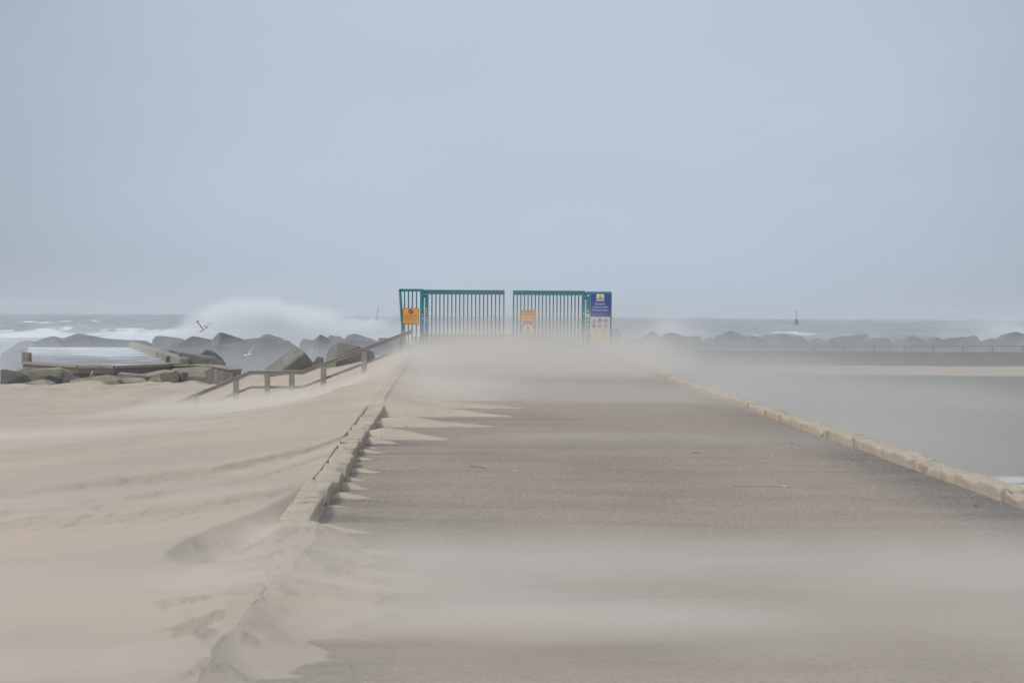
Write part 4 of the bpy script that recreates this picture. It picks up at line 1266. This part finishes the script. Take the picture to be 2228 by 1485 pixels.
# ------------------------------------------------------------------ air: haze, blowing sand, spray
def volmat(name, color, aniso, dens, rate=1.0):
    m = bpy.data.materials.new(name); m.use_nodes = True; nt = m.node_tree; nt.nodes.clear()
    v = nt.nodes.new('ShaderNodeVolumePrincipled')
    v.inputs['Color'].default_value = (*color, 1); v.inputs['Anisotropy'].default_value = aniso
    o = nt.nodes.new('ShaderNodeOutputMaterial'); nt.links.new(v.outputs[0], o.inputs['Volume'])
    if isinstance(dens, (int, float)): v.inputs['Density'].default_value = dens
    else:
        p = pos(nt); x, y, z = xyz(nt, p)
        nt.links.new(dens(nt, p, x, y, z).v, v.inputs['Density'])
    m.cycles.volume_step_rate = rate if hasattr(m.cycles, 'volume_step_rate') else 1.0
    return m


def volbox(name, x0, x1, y0, y1, z0, z1, mat):
    bm = bmesh.new(); bx(bm, x0, x1, y0, y1, z0, z1)
    bmesh.ops.recalc_face_normals(bm, faces=bm.faces)
    return tag(meshobj(name, bm, mat), kind='stuff')


DUST = (0.935, 0.89, 0.825)
SPRAY = (0.985, 0.99, 0.995)


def hgt(x, y, z):
    """height above the sand: the bank falls away to the left of the kerb, more steeply further out"""
    s = ((y * -0.0446 - 1.05) - x).max(0.0)
    t = y.smooth(11.0, 34.0)
    far = (1.0 - (s / -2.05).exp()) * 1.2
    near = s * .035 - .08
    return z - (y * GR) + near * (1.0 - t) + far * t


def stream(x, y, h, y0, k, sy_, xs, xsoft, xe, xesoft, hh, A):
    d = (y - (x * k + y0)) / sy_
    hv = (h / hh)
    return ((d * d + hv * hv) * -1.0).exp() * x.smooth(xs, xs + xsoft) * x.smooth(xe - xesoft, xe, 1.0, 0.0) * A


def d_near(nt, p, x, y, z):
    h = hgt(x, y, z)
    n = noise(nt, comb(nt, x * .38 + y * .2, y * 2.6 - x * .25, z * 4.0), 1.0, 4.0, .6, .7)
    st = stream(x, y, h, 6.33, -0.055, .20, -1.1, .7, 2.9, 3.2, .10, 5.0)
    st = st + stream(x, y, h, 7.6, 0.03, .60, -2.0, 1.6, 4.4, 2.6, .12, 2.0)
    st = st + stream(x, y, h, 7.2, 0.10, .28, -4.5, .5, -.8, .8, .11, 3.0)
    st = st + stream(x, y, h, 9.5, 0.62, .25, -2.0, .5, -1.0, .4, .12, 1.2)
    st = st + stream(x, y, h, 5.4, 0.02, .22, -3.0, .5, -.6, .8, .10, 2.8)
    st = st + stream(x, y, h, 10.6, 0.16, .25, -5.5, .5, -1.7, .7, .10, 2.2)
    base = ((h / .10) * -1.0).min(0.0).exp() * 1.0 * y.smooth(6.4, 9.6, 1.0, .05) * x.smooth(-1.6, .2, .55, 1.0)
    n2 = noise(nt, comb(nt, x * .22 + y * .5, y * 8.0 - x * .7, z * 9.0), 1.0, 3.0, .6, .5)
    lo = noise(nt, comb(nt, x * .5, y * .45 + x * .1, 0.0), 1.0, 2.0, .5, .4).smooth(.3, .68, .45, 1.45)
    return (st + base) * lo * (n * .55 + n2 * .45).smooth(.34, .66, .10, 1.7)


def d_mid(nt, p, x, y, z):
    h = hgt(x, y, z)
    n = noise(nt, comb(nt, x * .26 + y * .1, y * 1.3 - x * .12, z * 3.0), 1.0, 4.0, .6, .7)
    st = stream(x, y, h, 18.5, .10, 1.8, -10.5, 1.0, -1.4, 1.0, .085, 1.3)
    st = st + stream(x, y, h, 21.6, 0.0, 2.4, -2.6, 1.0, 9.0, 2.0, .20, .45)
    st = st + stream(x, y, h, 23.5, -.5, 2.2, -6.5, 2.0, .6, 1.6, .18, 1.05)
    st = st + stream(x, y, h, 15.0, 0.0, .8, -1.0, 1.4, 5.0, 2.0, .08, .35)
    return st * n.smooth(.30, .70, .10, 1.6)


def d_gate(nt, p, x, y, z):
    h = z - (y * GR)
    n = noise(nt, comb(nt, x * .55, y * .35, z * 1.3), 1.0, 5.0, .62, .5)
    # the top of the plume rises as it is carried over the road, then dips towards the board
    top = x.smooth(-4.6, -.6, 0.17, 1.35) - x.smooth(.9, 3.0, 0.0, .35)
    hh = hgt(x, y, z)
    sc = (top * .235 + (n - .5) * .26).max(.03)
    body = ((hh.max(0.0) / sc) * -1.0).exp()
    bank = stream(x, y, hh, 33.0, 0.0, 1.6, -9.4, .6, -2.0, .8, .05, .9)
    env = y.smooth(24.5, 30.0) * y.smooth(37.6, 39.3, 1.0, .0) * x.smooth(-9.0, -3.6, .30, 1.0)
    return (body * env * 1.4 + bank) * n.smooth(.25, .7, .6, 1.2)


def d_right(nt, p, x, y, z):
    n = noise(nt, comb(nt, x * .16, y * .12, z * .5), 1.0, 3.0, .55)
    top = (z + (x - 5.0).max(0.0) * .07 + (n - .5) * 1.2).smooth(-1.6, .75, 1.0, 0.0)
    env = y.smooth(16.0, 30.0) * y.smooth(52.0, 66.0, 1.0, 0.0) * x.smooth(2.2, 4.5) * x.smooth(5.0, 15.0, 1.0, .10)
    return top * env * n.smooth(.2, .75, .6, 1.2) * .27


def d_back(nt, p, x, y, z):
    # the thinning tail of the plume behind the gate
    n = noise(nt, comb(nt, x * .2, y * .15, z * .6), 1.0, 3.0, .55)
    top = (z + (n - .5) * .8).smooth(-.2, 1.3, 1.0, 0.0)
    env = y.smooth(40.0, 44.0) * y.smooth(56.0, 66.0, 1.0, 0.0) * x.smooth(-2.2, 0.5)
    return top * env * .11


volbox("blowing_sand", -6.0, 4.2, 4.6, 12.4, -.6, .75, volmat("sand_near", DUST, .25, d_near, .30))
volbox("blowing_sand", -11.0, 9.5, 12.45, 25.9, -1.2, 1.0, volmat("sand_mid", DUST, .25, d_mid, .35))
volbox("blowing_sand", -9.5, 3.9, 25.95, 39.35, -1.2, 2.3, volmat("sand_gate", DUST, .25, d_gate, .35))
volbox("blowing_sand", 3.95, 34.0, 26.0, 66.0, -3.2, 1.9, volmat("sand_right", DUST, .25, d_right, .5))
volbox("blowing_sand", -3.0, 3.9, 40.2, 66.0, -1.0, 2.0, volmat("sand_back", DUST, .25, d_back, .6))


def d_far(nt, p, x, y, z):
    n = noise(nt, comb(nt, x * .06, y * .05, z * .3), 1.0, 3.0, .55)
    return z.smooth(-3.0, 1.1, 1.0, 0.0) * n.smooth(.25, .75, .5, 1.3) * x.smooth(12, 44, 1.0, .28) * .034


volbox("blowing_sand", 5.0, 75.0, 67.0, 127.0, -3.0, 1.2, volmat("sand_far", DUST, .25, d_far, .5))


def d_spray(nt, p, x, y, z):
    n = noise(nt, comb(nt, x * .13 - z * .10, y * .16, z * .30), 1.0, 6.0, .66, .8)
    f = noise(nt, comb(nt, x * .5 - z * .5, y * .4, z * 1.1), 1.0, 4.0, .65, .4)
    # a burst thrown up by the breakwater and combed downwind
    u = x + 36.5
    topz = u.smooth(0.0, 10.5, -2.8, 2.5) + u.smooth(8.0, 30.0, .5, -2.0)
    body = (topz - z + (n - .5) * 5.5 + (f - .5) * 1.6).smooth(-.3, 1.7)
    env = x.smooth(-38.5, -33.0) * x.smooth(-26.0, -1.0, 1.0, .22) * z.smooth(3.0, 4.6, 1.0, 0.0)
    return body * env * (n * .6 + f * .5).smooth(.36, .70, .05, 1.6) * .62


def d_mist(nt, p, x, y, z):
    n = noise(nt, comb(nt, x * .08, y * .06, z * .25), 1.0, 4.0, .6)
    return z.smooth(-1.5, 1.2, 1.0, 0.0) * n.smooth(.3, .7, .3, 1.3) * y.smooth(66.0, 82.0, 2.4, 1.0) * .030


def d_mist2(nt, p, x, y, z):
    n = noise(nt, comb(nt, x * .06, y * .06, z * .25), 1.0, 4.0, .6)
    return z.smooth(-1.5, 2.0, 1.0, 0.0) * n.smooth(.3, .7, .4, 1.3) * .036


def d_puff(nt, p, x, y, z):
    n = noise(nt, comb(nt, x * .12, y * .1, z * .25), 1.0, 5.0, .62, .3)
    a = (((x - 23.0) / 3.2) * ((x - 23.0) / 3.2) + ((z + 3.0) / 2.3) * ((z + 3.0) / 2.3)) * -1.0
    b = (((x - 70.0) / 5.5) * ((x - 70.0) / 5.5) + ((z + 3.2) / 2.6) * ((z + 3.2) / 2.6)) * -1.0
    c = (((x - 12.5) / 5.0) * ((x - 12.5) / 5.0) + ((z + 3.4) / 1.6) * ((z + 3.4) / 1.6)) * -1.0
    return (a.exp() + b.exp() + c.exp() * .7) * n.smooth(.35, .65, .1, 1.4) * .4


volbox("sea_spray", -39, 1, 128, 135.2, -3.2, 4.8, volmat("spray_burst", SPRAY, 0.0, d_spray, .35))
volbox("sea_spray", -40, -3, 66.5, 126, -3.2, 1.3, volmat("spray_mist", SPRAY, 0.0, d_mist, .5))
volbox("sea_spray", -12, 100, 135.5, 152, -3.2, 2.2, volmat("spray_mist_quay", (.96, .945, .925), 0.0, d_mist2, .5))
volbox("sea_spray", 6, 84, 186, 206, -3.2, 2.5, volmat("spray_puffs", SPRAY, 0.0, d_puff, .35))
volbox("haze", -1000, 1000, -40, 1500, -8.0, 9.0, volmat("sea_haze", (.97, .985, .995), 0.0, 0.0009))
